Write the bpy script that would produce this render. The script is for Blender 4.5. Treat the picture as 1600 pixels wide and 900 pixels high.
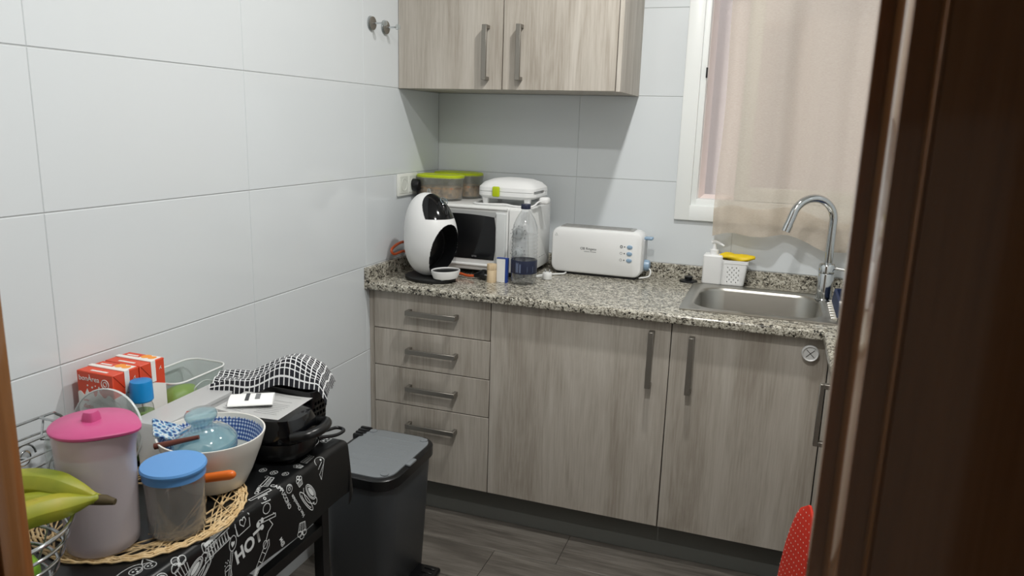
import bpy, bmesh, math, random
from mathutils import Vector, Matrix
random.seed(7)
PI = math.pi
for o in list(bpy.data.objects): bpy.data.objects.remove(o)
scn = bpy.context.scene
COL = scn.collection

# ------------------------------------------------------------------ camera
F = 1165.27
CAM = Vector((1.33038709, -2.85108231, 1.41791103))
RIGHT = Vector((0.9420510927628016, 0.3342227191311519, 0.028894854922467746))
DOWN = Vector((0.0986331155839241, -0.1936224108552076, -0.9761054607596586))
FWD = Vector((-0.32064192978245937, 0.9223912055257228, -0.21536763181635277))
def ray(u, v): return RIGHT*((u-800)/F) + DOWN*((v-450)/F) + FWD
def at(u, v, ax, val):
    d = ray(u, v); i = 'XYZ'.index(ax); t = (val-CAM[i])/d[i]
    return CAM + d*t
cam = bpy.data.objects.new('camera', bpy.data.cameras.new('camera'))
COL.objects.link(cam)
cam.data.sensor_width = 36; cam.data.lens = F/1600*36
cam.data.clip_start = .02
M = Matrix.Identity(4)
for i in range(3):
    M[i][0] = RIGHT[i]; M[i][1] = -DOWN[i]; M[i][2] = -FWD[i]; M[i][3] = CAM[i]
cam.matrix_world = M
cam.data.dof.use_dof = True; cam.data.dof.focus_distance = 2.5; cam.data.dof.aperture_fstop = 10
scn.camera = cam
# ------------------------------------------------------------------ world and exposure
w = bpy.data.worlds.new('world'); scn.world = w; w.use_nodes = True
w.node_tree.nodes['Background'].inputs[0].default_value = (.93, .95, 1, 1)
w.node_tree.nodes['Background'].inputs[1].default_value = 1.25
scn.view_settings.view_transform = 'Standard'; scn.view_settings.look = 'None'
scn.view_settings.gamma = 1; scn.view_settings.use_curve_mapping = False
scn.view_settings.exposure = 0.0
LAMP_W = 17.0
CEIL = 2.5

# ------------------------------------------------------------------ materials
def S(r, g, b):
    f = lambda c: (c/255/12.92 if c/255 <= .04045 else ((c/255+.055)/1.055)**2.4)
    return (f(r), f(g), f(b), 1)
MATS = {}
def mat(name, col=(200, 200, 200), rough=.5, metal=0, spec=.5, **kw):
    if name in MATS: return MATS[name]
    m = bpy.data.materials.new(name); m.use_nodes = True; MATS[name] = m
    p = m.node_tree.nodes['Principled BSDF']
    p.inputs['Base Color'].default_value = S(*col); p.inputs['Roughness'].default_value = rough
    p.inputs['Metallic'].default_value = metal; p.inputs['Specular IOR Level'].default_value = spec
    for k, v in kw.items(): p.inputs[k.replace('_', ' ')].default_value = v
    return m
def N(m, typ, **kw):
    n = m.node_tree.nodes.new(typ)
    for k, v in kw.items():
        if k in n.inputs: n.inputs[k].default_value = v
        else: setattr(n, k, v)
    return n
def L(m, a, b): m.node_tree.links.new(a, b)
def ramp(m, fac, stops):
    n = N(m, 'ShaderNodeValToRGB'); L(m, fac, n.inputs[0])
    e = n.color_ramp.elements
    while len(e) < len(stops): e.new(.5)
    for i, (p, c) in enumerate(stops): e[i].position = p; e[i].color = S(*c)
    return n
def coords(m, scale=(1, 1, 1), rnd=True):
    tc = N(m, 'ShaderNodeTexCoord'); mp = N(m, 'ShaderNodeMapping')
    mp.inputs['Scale'].default_value = scale
    L(m, tc.outputs['Object'], mp.inputs[0])
    if rnd:
        oi = N(m, 'ShaderNodeObjectInfo'); ml = N(m, 'ShaderNodeMath', operation='MULTIPLY'); ml.inputs[1].default_value = 37
        L(m, oi.outputs['Random'], ml.inputs[0]); L(m, ml.outputs[0], mp.inputs['Location'])
    return mp.outputs[0]
def bump(m, h, strength=.2, dist=.002):
    b = N(m, 'ShaderNodeBump'); b.inputs['Strength'].default_value = strength; b.inputs['Distance'].default_value = dist
    L(m, h, b.inputs['Height']); L(m, b.outputs[0], m.node_tree.nodes['Principled BSDF'].inputs['Normal'])
def wood(name, stops, scale, fine, rough=.5, spec=.4, bstr=.15):
    m = mat(name, rough=rough, spec=spec); p = m.node_tree.nodes['Principled BSDF']
    c = coords(m, scale); n1 = N(m, 'ShaderNodeTexNoise', Scale=1.0, Detail=6, Roughness=.62, Distortion=1.1); L(m, c, n1.inputs[0])
    c2 = coords(m, fine); n2 = N(m, 'ShaderNodeTexNoise', Scale=1.0, Detail=3, Roughness=.6); L(m, c2, n2.inputs[0])
    mx = N(m, 'ShaderNodeMath', operation='MULTIPLY_ADD'); L(m, n2.outputs[0], mx.inputs[0]); mx.inputs[1].default_value = .38
    s2 = N(m, 'ShaderNodeMath', operation='MULTIPLY'); L(m, n1.outputs[0], s2.inputs[0]); s2.inputs[1].default_value = .72
    L(m, s2.outputs[0], mx.inputs[2])
    r = ramp(m, mx.outputs[0], stops); L(m, r.outputs[0], p.inputs['Base Color'])
    bump(m, mx.outputs[0], bstr, .001)
    return m
OAK = [(.28, (136, 128, 117)), (.44, (160, 152, 141)), (.56, (177, 170, 160)), (.72, (192, 186, 177))]
W_V = wood('oak_vertical_grain', OAK, (9, 9, 1.1), (160, 160, 7))
FLOORS = [(.3, (66, 62, 58)), (.5, (92, 87, 81)), (.7, (122, 117, 110))]
W_F = wood('grey_floor_wood', FLOORS, (1.4, 11, 11), (9, 150, 150), rough=.42, bstr=.1)
W_D = wood('brown_door_wood', [(.3, (112, 70, 36)), (.5, (138, 90, 48)), (.7, (152, 104, 60))], (14, 14, 1.0), (170, 170, 5), rough=.18, spec=.7, bstr=.0)
W_D.node_tree.nodes['Principled BSDF'].inputs['Coat Weight'].default_value = 1; W_D.node_tree.nodes['Principled BSDF'].inputs['Coat Roughness'].default_value = .05
TILE = mat('glazed_white_tile', (214, 219, 222), .12, spec=.45)
GROUT = mat('grey_grout', (186, 189, 190), .9)
PLASTER = mat('white_plaster', (225, 225, 222), .8)
METAL_H = mat('brushed_nickel_handle', (140, 136, 129), .42, metal=.8)
CHROME = mat('chrome', (205, 208, 210), .09, metal=1)
WHITE = mat('white_plastic', (226, 227, 226), .32)
WHITE_S = mat('satin_white_plastic', (232, 233, 233), .4)
BLACK = mat('black_plastic', (14, 15, 17), .3)
BLACK_G = mat('glossy_black_plastic', (9, 10, 13), .1)
BLACK_M = mat('matte_black', (16, 16, 17), .6)
NAVY = mat('navy_label', (26, 34, 60), .45)
PVC = mat('white_window_pvc', (236, 239, 238), .3)
CREAM = mat('grey_print', (120, 122, 124), .6)

def granite():
    m = mat('speckled_granite', rough=.2, spec=.5); p = m.node_tree.nodes['Principled BSDF']
    c = coords(m, (1, 1, 1), False)
    nz = N(m, 'ShaderNodeTexNoise', Scale=60.0, Detail=3); L(m, c, nz.inputs[0])
    va = N(m, 'ShaderNodeVectorMath', operation='MULTIPLY_ADD'); va.inputs[1].default_value = (.016, .016, .016)
    L(m, nz.outputs['Color'], va.inputs[0]); L(m, c, va.inputs[2])
    v = N(m, 'ShaderNodeTexVoronoi', Scale=230.0); L(m, va.outputs[0], v.inputs[0])
    sep = N(m, 'ShaderNodeSeparateColor'); L(m, v.outputs['Color'], sep.inputs[0])
    n2 = N(m, 'ShaderNodeTexNoise', Scale=70.0, Detail=3); L(m, c, n2.inputs[0])
    a = N(m, 'ShaderNodeMath', operation='MULTIPLY_ADD'); L(m, n2.outputs[0], a.inputs[0]); a.inputs[1].default_value = .9
    b = N(m, 'ShaderNodeMath', operation='MULTIPLY'); L(m, sep.outputs[0], b.inputs[0]); b.inputs[1].default_value = .55; L(m, b.outputs[0], a.inputs[2])
    r = ramp(m, a.outputs[0], [(.40, (26, 26, 24)), (.49, (66, 63, 57)), (.58, (118, 112, 101)), (.72, (150, 146, 133)), (.86, (180, 176, 163)), (1, (202, 198, 186))])
    L(m, r.outputs[0], p.inputs['Base Color'])
    return m
GRANITE = granite()

def clear(name, tint=(1, 1, 1), refl=1.0, rough=.03, body=0.0, bodycol=(230, 230, 230)):
    """thin clear or milky plastic / glass: see-through, Fresnel gloss, optional milky body"""
    if name in MATS: return MATS[name]
    m = bpy.data.materials.new(name); m.use_nodes = True; MATS[name] = m
    nt = m.node_tree; nt.nodes.remove(nt.nodes['Principled BSDF']); out = nt.nodes['Material Output']
    t = N(m, 'ShaderNodeBsdfTransparent'); t.inputs[0].default_value = (*tint, 1)
    base = t.outputs[0]
    if body > 0:
        d = N(m, 'ShaderNodeBsdfDiffuse'); d.inputs[0].default_value = S(*bodycol)
        tr = N(m, 'ShaderNodeBsdfTranslucent'); tr.inputs[0].default_value = S(*bodycol)
        x = N(m, 'ShaderNodeMixShader'); x.inputs[0].default_value = .5; L(m, d.outputs[0], x.inputs[1]); L(m, tr.outputs[0], x.inputs[2])
        y = N(m, 'ShaderNodeMixShader'); y.inputs[0].default_value = body; L(m, base, y.inputs[1]); L(m, x.outputs[0], y.inputs[2]); base = y.outputs[0]
    g = N(m, 'ShaderNodeBsdfGlossy'); g.inputs['Roughness'].default_value = rough
    lw = N(m, 'ShaderNodeLayerWeight'); lw.inputs[0].default_value = .5
    pw = N(m, 'ShaderNodeMath', operation='POWER'); pw.inputs[1].default_value = 4.0; L(m, lw.outputs['Facing'], pw.inputs[0])
    ml = N(m, 'ShaderNodeMath', operation='MULTIPLY_ADD'); ml.inputs[1].default_value = .6*refl; ml.inputs[2].default_value = .045*refl; L(m, pw.outputs[0], ml.inputs[0])
    z = N(m, 'ShaderNodeMixShader'); L(m, ml.outputs[0], z.inputs[0]); L(m, base, z.inputs[1]); L(m, g.outputs[0], z.inputs[2])
    L(m, z.outputs[0], out.inputs[0])
    return m
PET = clear('clear_pet', (.95, .96, .97), 2.2, .04, .07, (225, 230, 232))
GLASSPANE = clear('window_glass', (.97, .98, .98), 1.0)
TUBC = clear('clear_tub_plastic', (.95, .95, .93), 1.2, .1, .2, (226, 226, 218))
MILKY = clear('milky_jug_plastic', (.9, .88, .9), .8, .2, .6, (244, 238, 240))
SMOKE = clear('smoky_clear_plastic', (.93, .93, .93), 1.2, .08, .22, (214, 212, 208))
FROST = clear('frosted_box_plastic', (.97, .97, .98), .8, .2, .8, (250, 251, 252))
BINC = clear('clear_bin_plastic', (.93, .96, .95), 1.0, .05, .12, (215, 222, 220))
BLUEGL = clear('pale_blue_glass', (.82, .93, .96), 2.6, .03, .38, (186, 224, 232))
CLEARG = clear('clear_glass', (.93, .95, .95), 2.4, .03, .22, (215, 222, 222))

def curtain_mat():
    m = bpy.data.materials.new('sheer_beige_voile'); m.use_nodes = True
    nt = m.node_tree; nt.nodes.remove(nt.nodes['Principled BSDF']); out = nt.nodes['Material Output']
    c = coords(m, (1, 1, 1), False)
    n = N(m, 'ShaderNodeTexNoise', Scale=1.0, Detail=4); mp = coords(m, (120, 120, 900), False); L(m, mp, n.inputs[0])
    r = ramp(m, n.outputs[0], [(.3, (218, 210, 200)), (.7, (232, 226, 218))])
    t = N(m, 'ShaderNodeBsdfTransparent'); t.inputs[0].default_value = S(250, 244, 236)
    d = N(m, 'ShaderNodeBsdfDiffuse'); tr = N(m, 'ShaderNodeBsdfTranslucent')
    L(m, r.outputs[0], d.inputs[0]); L(m, r.outputs[0], tr.inputs[0])
    x = N(m, 'ShaderNodeMixShader'); x.inputs[0].default_value = .35; L(m, d.outputs[0], x.inputs[1]); L(m, tr.outputs[0], x.inputs[2])
    y = N(m, 'ShaderNodeMixShader'); y.inputs[0].default_value = .5; L(m, t.outputs[0], y.inputs[1]); L(m, x.outputs[0], y.inputs[2])
    L(m, y.outputs[0], out.inputs[0])
    return m

# ------------------------------------------------------------------ mesh helpers
def finish(name, bm, m, parent=None, ang=40, loc=None, rot=None):
    bmesh.ops.recalc_face_normals(bm, faces=bm.faces)
    me = bpy.data.meshes.new(name); bm.to_mesh(me); bm.free()
    if ang:
        me.shade_smooth(); me.set_sharp_from_angle(angle=math.radians(ang))
    if m is not None: me.materials.append(m)
    o = bpy.data.objects.new(name, me); COL.objects.link(o)
    if parent is not None: o.parent = parent
    if loc is not None: o.location = loc
    if rot is not None: o.rotation_euler = rot
    return o
def dup(o, parent, loc=None, rot=None):
    c = o.copy(); COL.objects.link(c); c.parent = parent
    if loc is not None: c.location = loc
    if rot is not None: c.rotation_euler = rot
    return c
def tag(o, label, cat, group=None):
    o['label'] = label; o['category'] = cat
    if group: o['group'] = group
    return o
def struct(o, label=None):
    o['kind'] = 'structure'
    if label: o['label'] = label
    return o
def thing(name, label, cat, loc=(0, 0, 0), rz=0, group=None):
    o = bpy.data.objects.new(name, None); COL.objects.link(o); o.empty_display_size = .05
    o.location = loc; o.rotation_euler = (0, 0, rz)
    return tag(o, label, cat, group)
def box(bm, a, b, bev=0, seg=2):
    x0, y0, z0 = [min(p, q) for p, q in zip(a, b)]; x1, y1, z1 = [max(p, q) for p, q in zip(a, b)]
    vs = [bm.verts.new(p) for p in ((x0, y0, z0), (x1, y0, z0), (x1, y1, z0), (x0, y1, z0), (x0, y0, z1), (x1, y0, z1), (x1, y1, z1), (x0, y1, z1))]
    fs = [bm.faces.new([vs[i] for i in q]) for q in ((3, 2, 1, 0), (4, 5, 6, 7), (0, 1, 5, 4), (1, 2, 6, 5), (2, 3, 7, 6), (3, 0, 4, 7))]
    if bev:
        es = list({e for f in fs for e in f.edges})
        bmesh.ops.bevel(bm, geom=es, offset=bev, segments=seg, affect='EDGES', profile=.5)
def bx(name, a, b, m, parent=None, bev=0, seg=2, ang=40):
    bm = bmesh.new(); box(bm, a, b, bev, seg); return finish(name, bm, m, parent, ang)
def rings(bm, loops, close_ends=(True, True), cyclic=True):
    """skin a list of equal-length point loops"""
    vl = [[bm.verts.new(p) for p in lp] for lp in loops]
    n = len(vl[0])
    for a, b in zip(vl, vl[1:]):
        for i in range(n if cyclic else n-1):
            j = (i+1) % n; bm.faces.new((a[i], a[j], b[j], b[i]))
    if cyclic and close_ends[0]: bm.faces.new(vl[0][::-1])
    if cyclic and close_ends[1]: bm.faces.new(vl[-1])
    return vl
def lathe(bm, prof, seg=32, c=(0, 0, 0), caps=(True, True), sx=1, sy=1):
    rings(bm, [[(c[0]+r*sx*math.cos(2*PI*i/seg), c[1]+r*sy*math.sin(2*PI*i/seg), c[2]+z) for i in range(seg)] for r, z in prof], caps)
def lt(name, prof, m, parent=None, seg=32, c=(0, 0, 0), caps=(True, True), ang=35, sx=1, sy=1):
    bm = bmesh.new(); lathe(bm, prof, seg, c, caps, sx, sy); return finish(name, bm, m, parent, ang)
def smooth_pts(pts, k=6, closed=False):
    P = [Vector(p) for p in pts]; n = len(P); out = []
    for i in range(n if closed else n-1):
        p0 = P[(i-1) % n] if closed or i > 0 else P[0]*2-P[1]
        p1 = P[i]; p2 = P[(i+1) % n]; p3 = P[(i+2) % n] if closed or i+2 < n else P[-1]*2-P[-2]
        for s in range(k):
            t = s/k
            out.append(.5*((2*p1)+(p2-p0)*t+(2*p0-5*p1+4*p2-p3)*t*t+(3*p1-p0-3*p2+p3)*t**3))
    if not closed: out.append(P[-1])
    return out
def tube(bm, pts, r, seg=8, closed=False, caps=True):
    P = [Vector(p) for p in pts]; n = len(P); loops = []; up = None
    R = r if isinstance(r, (list, tuple)) else [r]*n
    for i in range(n):
        if closed: t = P[(i+1) % n]-P[i-1]
        else: t = P[min(i+1, n-1)]-P[max(i-1, 0)]
        t.normalize()
        if up is None:
            up = t.orthogonal().normalized()
        up = (up-t*up.dot(t)); up.normalize(); s = t.cross(up)
        loops.append([P[i]+(up*math.cos(2*PI*k/seg)+s*math.sin(2*PI*k/seg))*R[i] for k in range(seg)])
    if closed:
        vl = rings(bm, loops, (False, False)); a, b = vl[-1], vl[0]
        # match the seam by the nearest start vertex
        off = min(range(seg), key=lambda k: (a[0].co-b[k].co).length)
        for i in range(seg): bm.faces.new((a[i], a[(i+1) % seg], b[(i+1+off) % seg], b[(i+off) % seg]))
    else: rings(bm, loops, (caps, caps))
def tb(name, pts, r, m, parent=None, seg=8, closed=False, k=0):
    bm = bmesh.new(); tube(bm, smooth_pts(pts, k, closed) if k else pts, r, seg, closed); return finish(name, bm, m, parent, 60)
def rrect(x0, y0, x1, y1, r, z, k=6):
    r = min(r, (x1-x0)/2-1e-5, (y1-y0)/2-1e-5); pts = []
    for cx, cy, a0 in ((x1-r, y1-r, 0), (x0+r, y1-r, 90), (x0+r, y0+r, 180), (x1-r, y0+r, 270)):
        for i in range(k+1):
            a = math.radians(a0+90*i/k); pts.append((cx+r*math.cos(a), cy+r*math.sin(a), z))
    return pts
def prism(bm, poly, axis, a, b):
    """extrude a 2D polygon along an axis; poly holds the two other coordinates in order"""
    def P(q, h): return {'X': (h, q[0], q[1]), 'Y': (q[0], h, q[1]), 'Z': (q[0], q[1], h)}[axis]
    rings(bm, [[P(q, a) for q in poly], [P(q, b) for q in poly]])
def text_mesh(s, size, extr=0.0, fn=None, sx=1.0, bold=0.0):
    cu = bpy.data.curves.new('lettering', 'FONT'); cu.body = s; cu.size = size; cu.align_x = 'CENTER'; cu.align_y = 'CENTER'
    cu.resolution_u = 3; cu.extrude = extr; cu.offset = size*bold
    ob = bpy.data.objects.new('lettering', cu); COL.objects.link(ob)
    dg = bpy.context.evaluated_depsgraph_get(); dg.update()
    me = bpy.data.meshes.new_from_object(ob.evaluated_get(dg))
    bpy.data.objects.remove(ob)
    for v in me.vertices:
        v.co.x *= sx
        if fn: v.co = fn(v.co.x, v.co.y, v.co.z)
    return me
def text_on(name, s, size, m, parent, origin, right, up, extr=.0003, sx=1.0):
    o, r, u = Vector(origin), Vector(right).normalized(), Vector(up).normalized(); n = r.cross(u)
    me = text_mesh(s, size, extr, lambda x, y, z: o+r*x+u*y+n*z, sx); me.name = name
    me.materials.append(m); ob = bpy.data.objects.new(name, me); COL.objects.link(ob); ob.parent = parent
    return ob

def cut(o, boxes):
    """cut real openings into a solid part; boxes in the part's own space"""
    bm = bmesh.new()
    for q in boxes:
        if len(q) == 2: box(bm, *q)
        else: prism(bm, *q)
    bmesh.ops.recalc_face_normals(bm, faces=bm.faces)
    me = bpy.data.meshes.new('opening'); bm.to_mesh(me); bm.free()
    c = bpy.data.objects.new('opening', me); COL.objects.link(c); c.parent = o.parent; c.location = o.location; c.rotation_euler = o.rotation_euler
    md = o.modifiers.new('opening', 'BOOLEAN'); md.operation = 'DIFFERENCE'; md.solver = 'EXACT'; md.object = c
    dg = bpy.context.evaluated_depsgraph_get(); dg.update()
    new = bpy.data.meshes.new_from_object(o.evaluated_get(dg))
    o.modifiers.clear(); o.data = new; new.shade_smooth(); new.set_sharp_from_angle(angle=math.radians(35))
    bpy.data.objects.remove(c)

# ================================================================== ROOM
YF = -2.34       # kitchen side of the doorway wall
XR = 2.12
H0, TH, TW = 1.2219, .3089, .602
WX0, WX1, WZ0, WZ1 = .9785, 1.98, 1.0842, 2.26    # outer edge of window frame
bm = bmesh.new(); box(bm, (-.1, YF-.12, -.1), (XR+.1, .12, 0)); floor = struct(finish('floor', bm, mat('dark_floor_joint', (38, 36, 34), .8), None, 0))
struct(bx('ceiling', (-.1, YF-.12, CEIL), (XR+.1, .12, CEIL+.1), PLASTER, None, 0, 0, 0))
wl = struct(bx('wall_left', (-.1, YF, 0), (-.0016, .12, CEIL), GROUT, None, 0, 0, 0))
wr = struct(bx('wall_right', (XR+.0016, YF, 0), (XR+.1, .12, CEIL), GROUT, None, 0, 0, 0))
bm = bmesh.new()
ix0, ix1, iz0, iz1 = WX0+.03, WX1-.03, WZ0+.03, WZ1-.03
box(bm, (-.0016, .0016, 0), (ix0, .28, CEIL)); box(bm, (ix1, .0016, 0), (XR+.0016, .28, CEIL))
box(bm, (ix0, .0016, 0), (ix1, .28, iz0)); box(bm, (ix0, .0016, iz1), (ix1, .28, CEIL))
wb = struct(finish('wall_back', bm, GROUT, None, 0))
# tiles, one object each
def tile_mesh(w, h):
    bm = bmesh.new(); g = .0003; hg = .0012; c = .0011
    a = [(g, 0, hg), (w-g, 0, hg), (w-g, 0, h-hg), (g, 0, h-hg)]
    f = [(g+c, .0065, hg+c), (w-g-c, .0065, hg+c), (w-g-c, .0065, h-hg-c), (g+c, .0065, h-hg-c)]
    m_ = [(p[0], .0052, p[2]) for p in a]
    rings(bm, [a, m_, f], (False, True))
    bmesh.ops.recalc_face_normals(bm, faces=bm.faces)
    me = bpy.data.meshes.new('tile'); bm.to_mesh(me); bm.free(); me.materials.append(TILE); return me
tile_cache = {}
def tile(w, h, parent, mtx):
    k = (round(w, 4), round(h, 4))
    if k not in tile_cache: tile_cache[k] = tile_mesh(w, h)
    o = bpy.data.objects.new('tile', tile_cache[k]); COL.objects.link(o); o.parent = parent; o.matrix_world = mtx
zs = sorted({0, CEIL, *[H0+TH*k for k in range(-3, 5) if 0.02 < H0+TH*k < CEIL-.01]})
ys = [0, -.591, -1.192, -1.794, YF]
for za, zb in zip(zs, zs[1:]):
    for ya, yb in zip(ys, ys[1:]):
        tile(ya-yb, zb-za, wl, Matrix.Translation((-.0065, ya, za)) @ Matrix.Rotation(-PI/2, 4, 'Z'))
        tile(ya-yb, zb-za, wr, Matrix.Translation((XR+.0065, yb, za)) @ Matrix.Rotation(PI/2, 4, 'Z'))
    xs = [0, .5917, 1.1937, 1.7957, XR]
    for xa, xb in zip(xs, xs[1:]):
        parts = [(xa, xb, za, zb)]
        hx0, hx1, hz0, hz1 = WX0+.02, WX1-.02, WZ0+.02, WZ1-.02
        if xa < hx1 and xb > hx0 and za < hz1 and zb > hz0:
            parts = []
            l, r, lo, hi = max(xa, hx0), min(xb, hx1), max(za, hz0), min(zb, hz1)   # notch cut out of this tile
            g_, h_ = .0003, .0012
            X0, X1, Z0, Z1 = xa+g_, xb-g_, za+h_, zb-h_
            left, right, below, above = xa < hx0, xb > hx1, za < hz0, zb > hz1
            poly = None
            if left and below: poly = [(X0, Z0), (X1, Z0), (X1, lo), (l, lo), (l, Z1), (X0, Z1)]
            elif left and above: poly = [(X0, Z0), (l, Z0), (l, hi), (X1, hi), (X1, Z1), (X0, Z1)]
            elif right and below: poly = [(X0, Z0), (X1, Z0), (X1, Z1), (r, Z1), (r, lo), (X0, lo)]
            elif right and above: poly = [(r, Z0), (X1, Z0), (X1, Z1), (X0, Z1), (X0, hi), (r, hi)]
            elif left: parts.append((xa, hx0, za, zb))
            elif right: parts.append((hx1, xb, za, zb))
            elif below: parts.append((xa, xb, za, hz0))
            elif above: parts.append((xa, xb, hz1, zb))
            if poly:
                bm = bmesh.new(); prism(bm, poly, 'Y', .0, .0065); finish('tile', bm, TILE, wb, 0)
        for (a, b, c, d) in parts:
            tile(b-a, d-c, wb, Matrix.Translation((b, .0065, c)) @ Matrix.Rotation(PI, 4, 'Z'))
# floor planks
PW = .0945*2
yrow = -.525
y = .0; rows = []
edges = [-.0, -.145, -.334, -.523, -.712, -.901, -1.09, -1.279, -1.468, -1.657, -1.846, -2.035, -2.224, YF-.12]
cuts = {3: [.767], 4: [.552, 1.75], 2: [.3, 1.5]}
for i, (ya, yb) in enumerate(zip(edges, edges[1:])):
    cs = cuts.get(i, [(.37*i*1.7) % 1.2+.2, (.37*i*1.7) % 1.2+1.4])
    xs = [0]+[c for c in sorted(cs) if .05 < c < XR-.05]+[XR]
    for xa, xb in zip(xs, xs[1:]):
        bm = bmesh.new(); g = .0008
        a = [(xa+g, yb+g, 0), (xb-g, yb+g, 0), (xb-g, ya-g, 0), (xa+g, ya-g, 0)]; c = .0015
        t = [(xa+g+c, yb+g+c, .004), (xb-g-c, yb+g+c, .004), (xb-g-c, ya-g-c, .004), (xa+g+c, ya-g-c, .004)]
        rings(bm, [a, [(p[0], p[1], .003) for p in a], t], (False, True)); finish('plank', bm, W_F, floor, 0)
FZ = .004
# doorway wall with its frame
DX0, DX1 = .611, 1.3775
bm = bmesh.new(); yw0, yw1 = YF-.077, YF
box(bm, (-.1, yw0, 0), (DX0-.03, yw1, CEIL)); box(bm, (DX1+.045, yw0, 0), (XR+.1, yw1, CEIL)); box(bm, (DX0-.03, yw0, 2.08), (DX1+.045, yw1, CEIL))
struct(finish('wall_front', bm, PLASTER, None, 0))
HALLP = mat('hall_plaster', (232, 222, 208), .8)
bm = bmesh.new(); box(bm, (-.6, -3.7, -.1), (-.5, yw0, CEIL)); struct(finish('wall_hall_left', bm, HALLP, None, 0))
bm = bmesh.new(); box(bm, (2.6, -3.7, -.1), (2.7, yw0, CEIL)); struct(finish('wall_hall_right', bm, HALLP, None, 0))
bm = bmesh.new(); box(bm, (-.6, -3.8, -.1), (2.7, -3.7, CEIL)); struct(finish('wall_hall_back', bm, HALLP, None, 0))
bm = bmesh.new(); box(bm, (-.6, yw0-.001, 0), (-.1, yw1, CEIL)); box(bm, (XR+.1, yw0-.001, 0), (2.7, yw1, CEIL)); struct(finish('wall_hall_front', bm, HALLP, None, 0))
struct(bx('ceiling_hall', (-.6, -3.8, CEIL), (2.7, YF-.12, CEIL+.1), HALLP, None, 0, 0, 0))
struct(bx('floor_hall', (-.6, -3.8, -.1), (2.7, YF-.12, 0), mat('hall_floor', (86, 66, 48), .5), None, 0, 0, 0))
fr = bpy.data.objects.new('door_1', None); COL.objects.link(fr); struct(fr, 'brown wooden door frame around the kitchen doorway')
# right side: stop lip, glossy jamb, step, architrave
bx('door_stop', (DX1, YF-.0, 0), (DX1+.05, YF+.014, 2.07), W_D, fr, .001)
bx('jamb', (DX1+.0085, YF-.075, 0), (DX1+.05, YF, 2.07), W_D, fr, .0008)
bx('architrave', (DX1+.0225, YF-.092, 0), (DX1+.110, YF-.075, 2.13), W_D, fr, .002)
bx('edge_bead', (DX1+.0205, YF-.0925, 0), (DX1+.0226, YF-.0745, 2.1), W_D, fr, .0005, 1)
leaf = bpy.data.objects.new('door_2', None); COL.objects.link(leaf); struct(leaf, 'dark brown kitchen door standing open into the hall')
leaf.location = (DX1+.118, YF-.101, 0)
bx('door_leaf', (0, -.04, .005), (.76, 0, 2.06), W_D, leaf, .002)
for z in (.25, 1.05, 1.85): tb('hinge', [(-.004, -.02, z-.04), (-.004, -.02, z+.04)], .006, METAL_H, leaf, 10)
bx('architrave', (DX1+.01, YF+.0005, 0), (DX1+.08, YF+.012, 2.13), W_D, fr, .002)
# left side
bx('jamb', (DX0-.045, YF-.077, 0), (DX0-.006, YF+.004, 2.07), W_D, fr, .0008)
bx('door_stop', (DX0-.02, YF-.028, 0), (DX0, YF+.004, 2.07), W_D, fr, .001)
bx('architrave', (DX0-.1, YF-.092, 0), (DX0-.016, YF-.075, 2.13), W_D, fr, .002)
bx('head_jamb', (DX0-.045, YF-.077, 2.05), (DX1+.05, YF+.004, 2.09), W_D, fr, .001)

# ================================================================== CEILING LAMPS
def downlight(x, y, label, light_name):
    t = thing('ceiling_downlight', label, 'lamp', (x, y, CEIL), 0, 'round ceiling downlights')
    lt('trim_ring', [(.075, 0), (.095, 0), (.095, -.006), (.088, -.012), (.075, -.012)], WHITE, t, 40, caps=(False, False))
    e = mat('lamp_diffuser', (250, 248, 242), .5)
    lt('diffuser', [(.076, -.004), (.076, -.008)], e, t, 40)
    d = bpy.data.lights.new(light_name, 'AREA'); d.shape = 'DISK'; d.size = .075; d.energy = LAMP_W; d.color = (1.0, .985, .95)
    o = bpy.data.objects.new(light_name, d); COL.objects.link(o); o.parent = t; o.location = (0, 0, -.02)
downlight(1.06, -1.0, 'round recessed ceiling downlight over the middle of the kitchen near the worktop', 'ceiling_lamp_worktop_offscreen')
downlight(1.06, -2.0, 'round recessed ceiling downlight close to the doorway', 'ceiling_lamp_doorway_offscreen')

# ================================================================== WINDOW AND CURTAIN
wn = bpy.data.objects.new('window_1', None); COL.objects.link(wn); struct(wn, 'white framed sliding window behind a beige curtain')
def frame_rect(name, x0, x1, z0, z1, wd, ya, yb, parent, bev=.003):
    bm = bmesh.new()
    for a, b in (((x0, ya, z0), (x0+wd, yb, z1)), ((x1-wd, ya, z0), (x1, yb, z1)), ((x0+wd-.002, ya, z0), (x1-wd+.002, yb, z0+wd)), ((x0+wd-.002, ya, z1-wd), (x1-wd+.002, yb, z1))):
        box(bm, a, b, bev, 2)
    return finish(name, bm, PVC, parent)
frame_rect('window_casing', WX0, WX1, WZ0, WZ1, .056, -.014, .012, wn)
frame_rect('window_frame', WX0+.05, WX1-.05, WZ0+.053, WZ1-.05, .026, .006, .06, wn)
PINK = mat('pink_render', (247, 236, 231), .85)
nb = N(PINK, 'ShaderNodeTexNoise', Scale=70.0, Detail=4); L(PINK, coords(PINK, (1, 1, 1), False), nb.inputs[0]); bump(PINK, nb.outputs[0], .5, .004)
bm = bmesh.new()
box(bm, (ix0-.01, .061, iz0-.05), (ix0+.047, .30, iz1+.05)); box(bm, (ix1-.047, .061, iz0-.05), (ix1+.01, .30, iz1+.05))
box(bm, (ix0, .061, iz0-.05), (ix1, .30, iz0+.045))
struct(finish('trim_1', bm, PINK, None, 0), 'pink rendered window reveal')
struct(bx('wall_shaft', (.2, .75, -.1), (2.9, .85, 2.9), PINK, None, 0, 0, 0), 'pink rendered wall of the light shaft outside')
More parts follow.
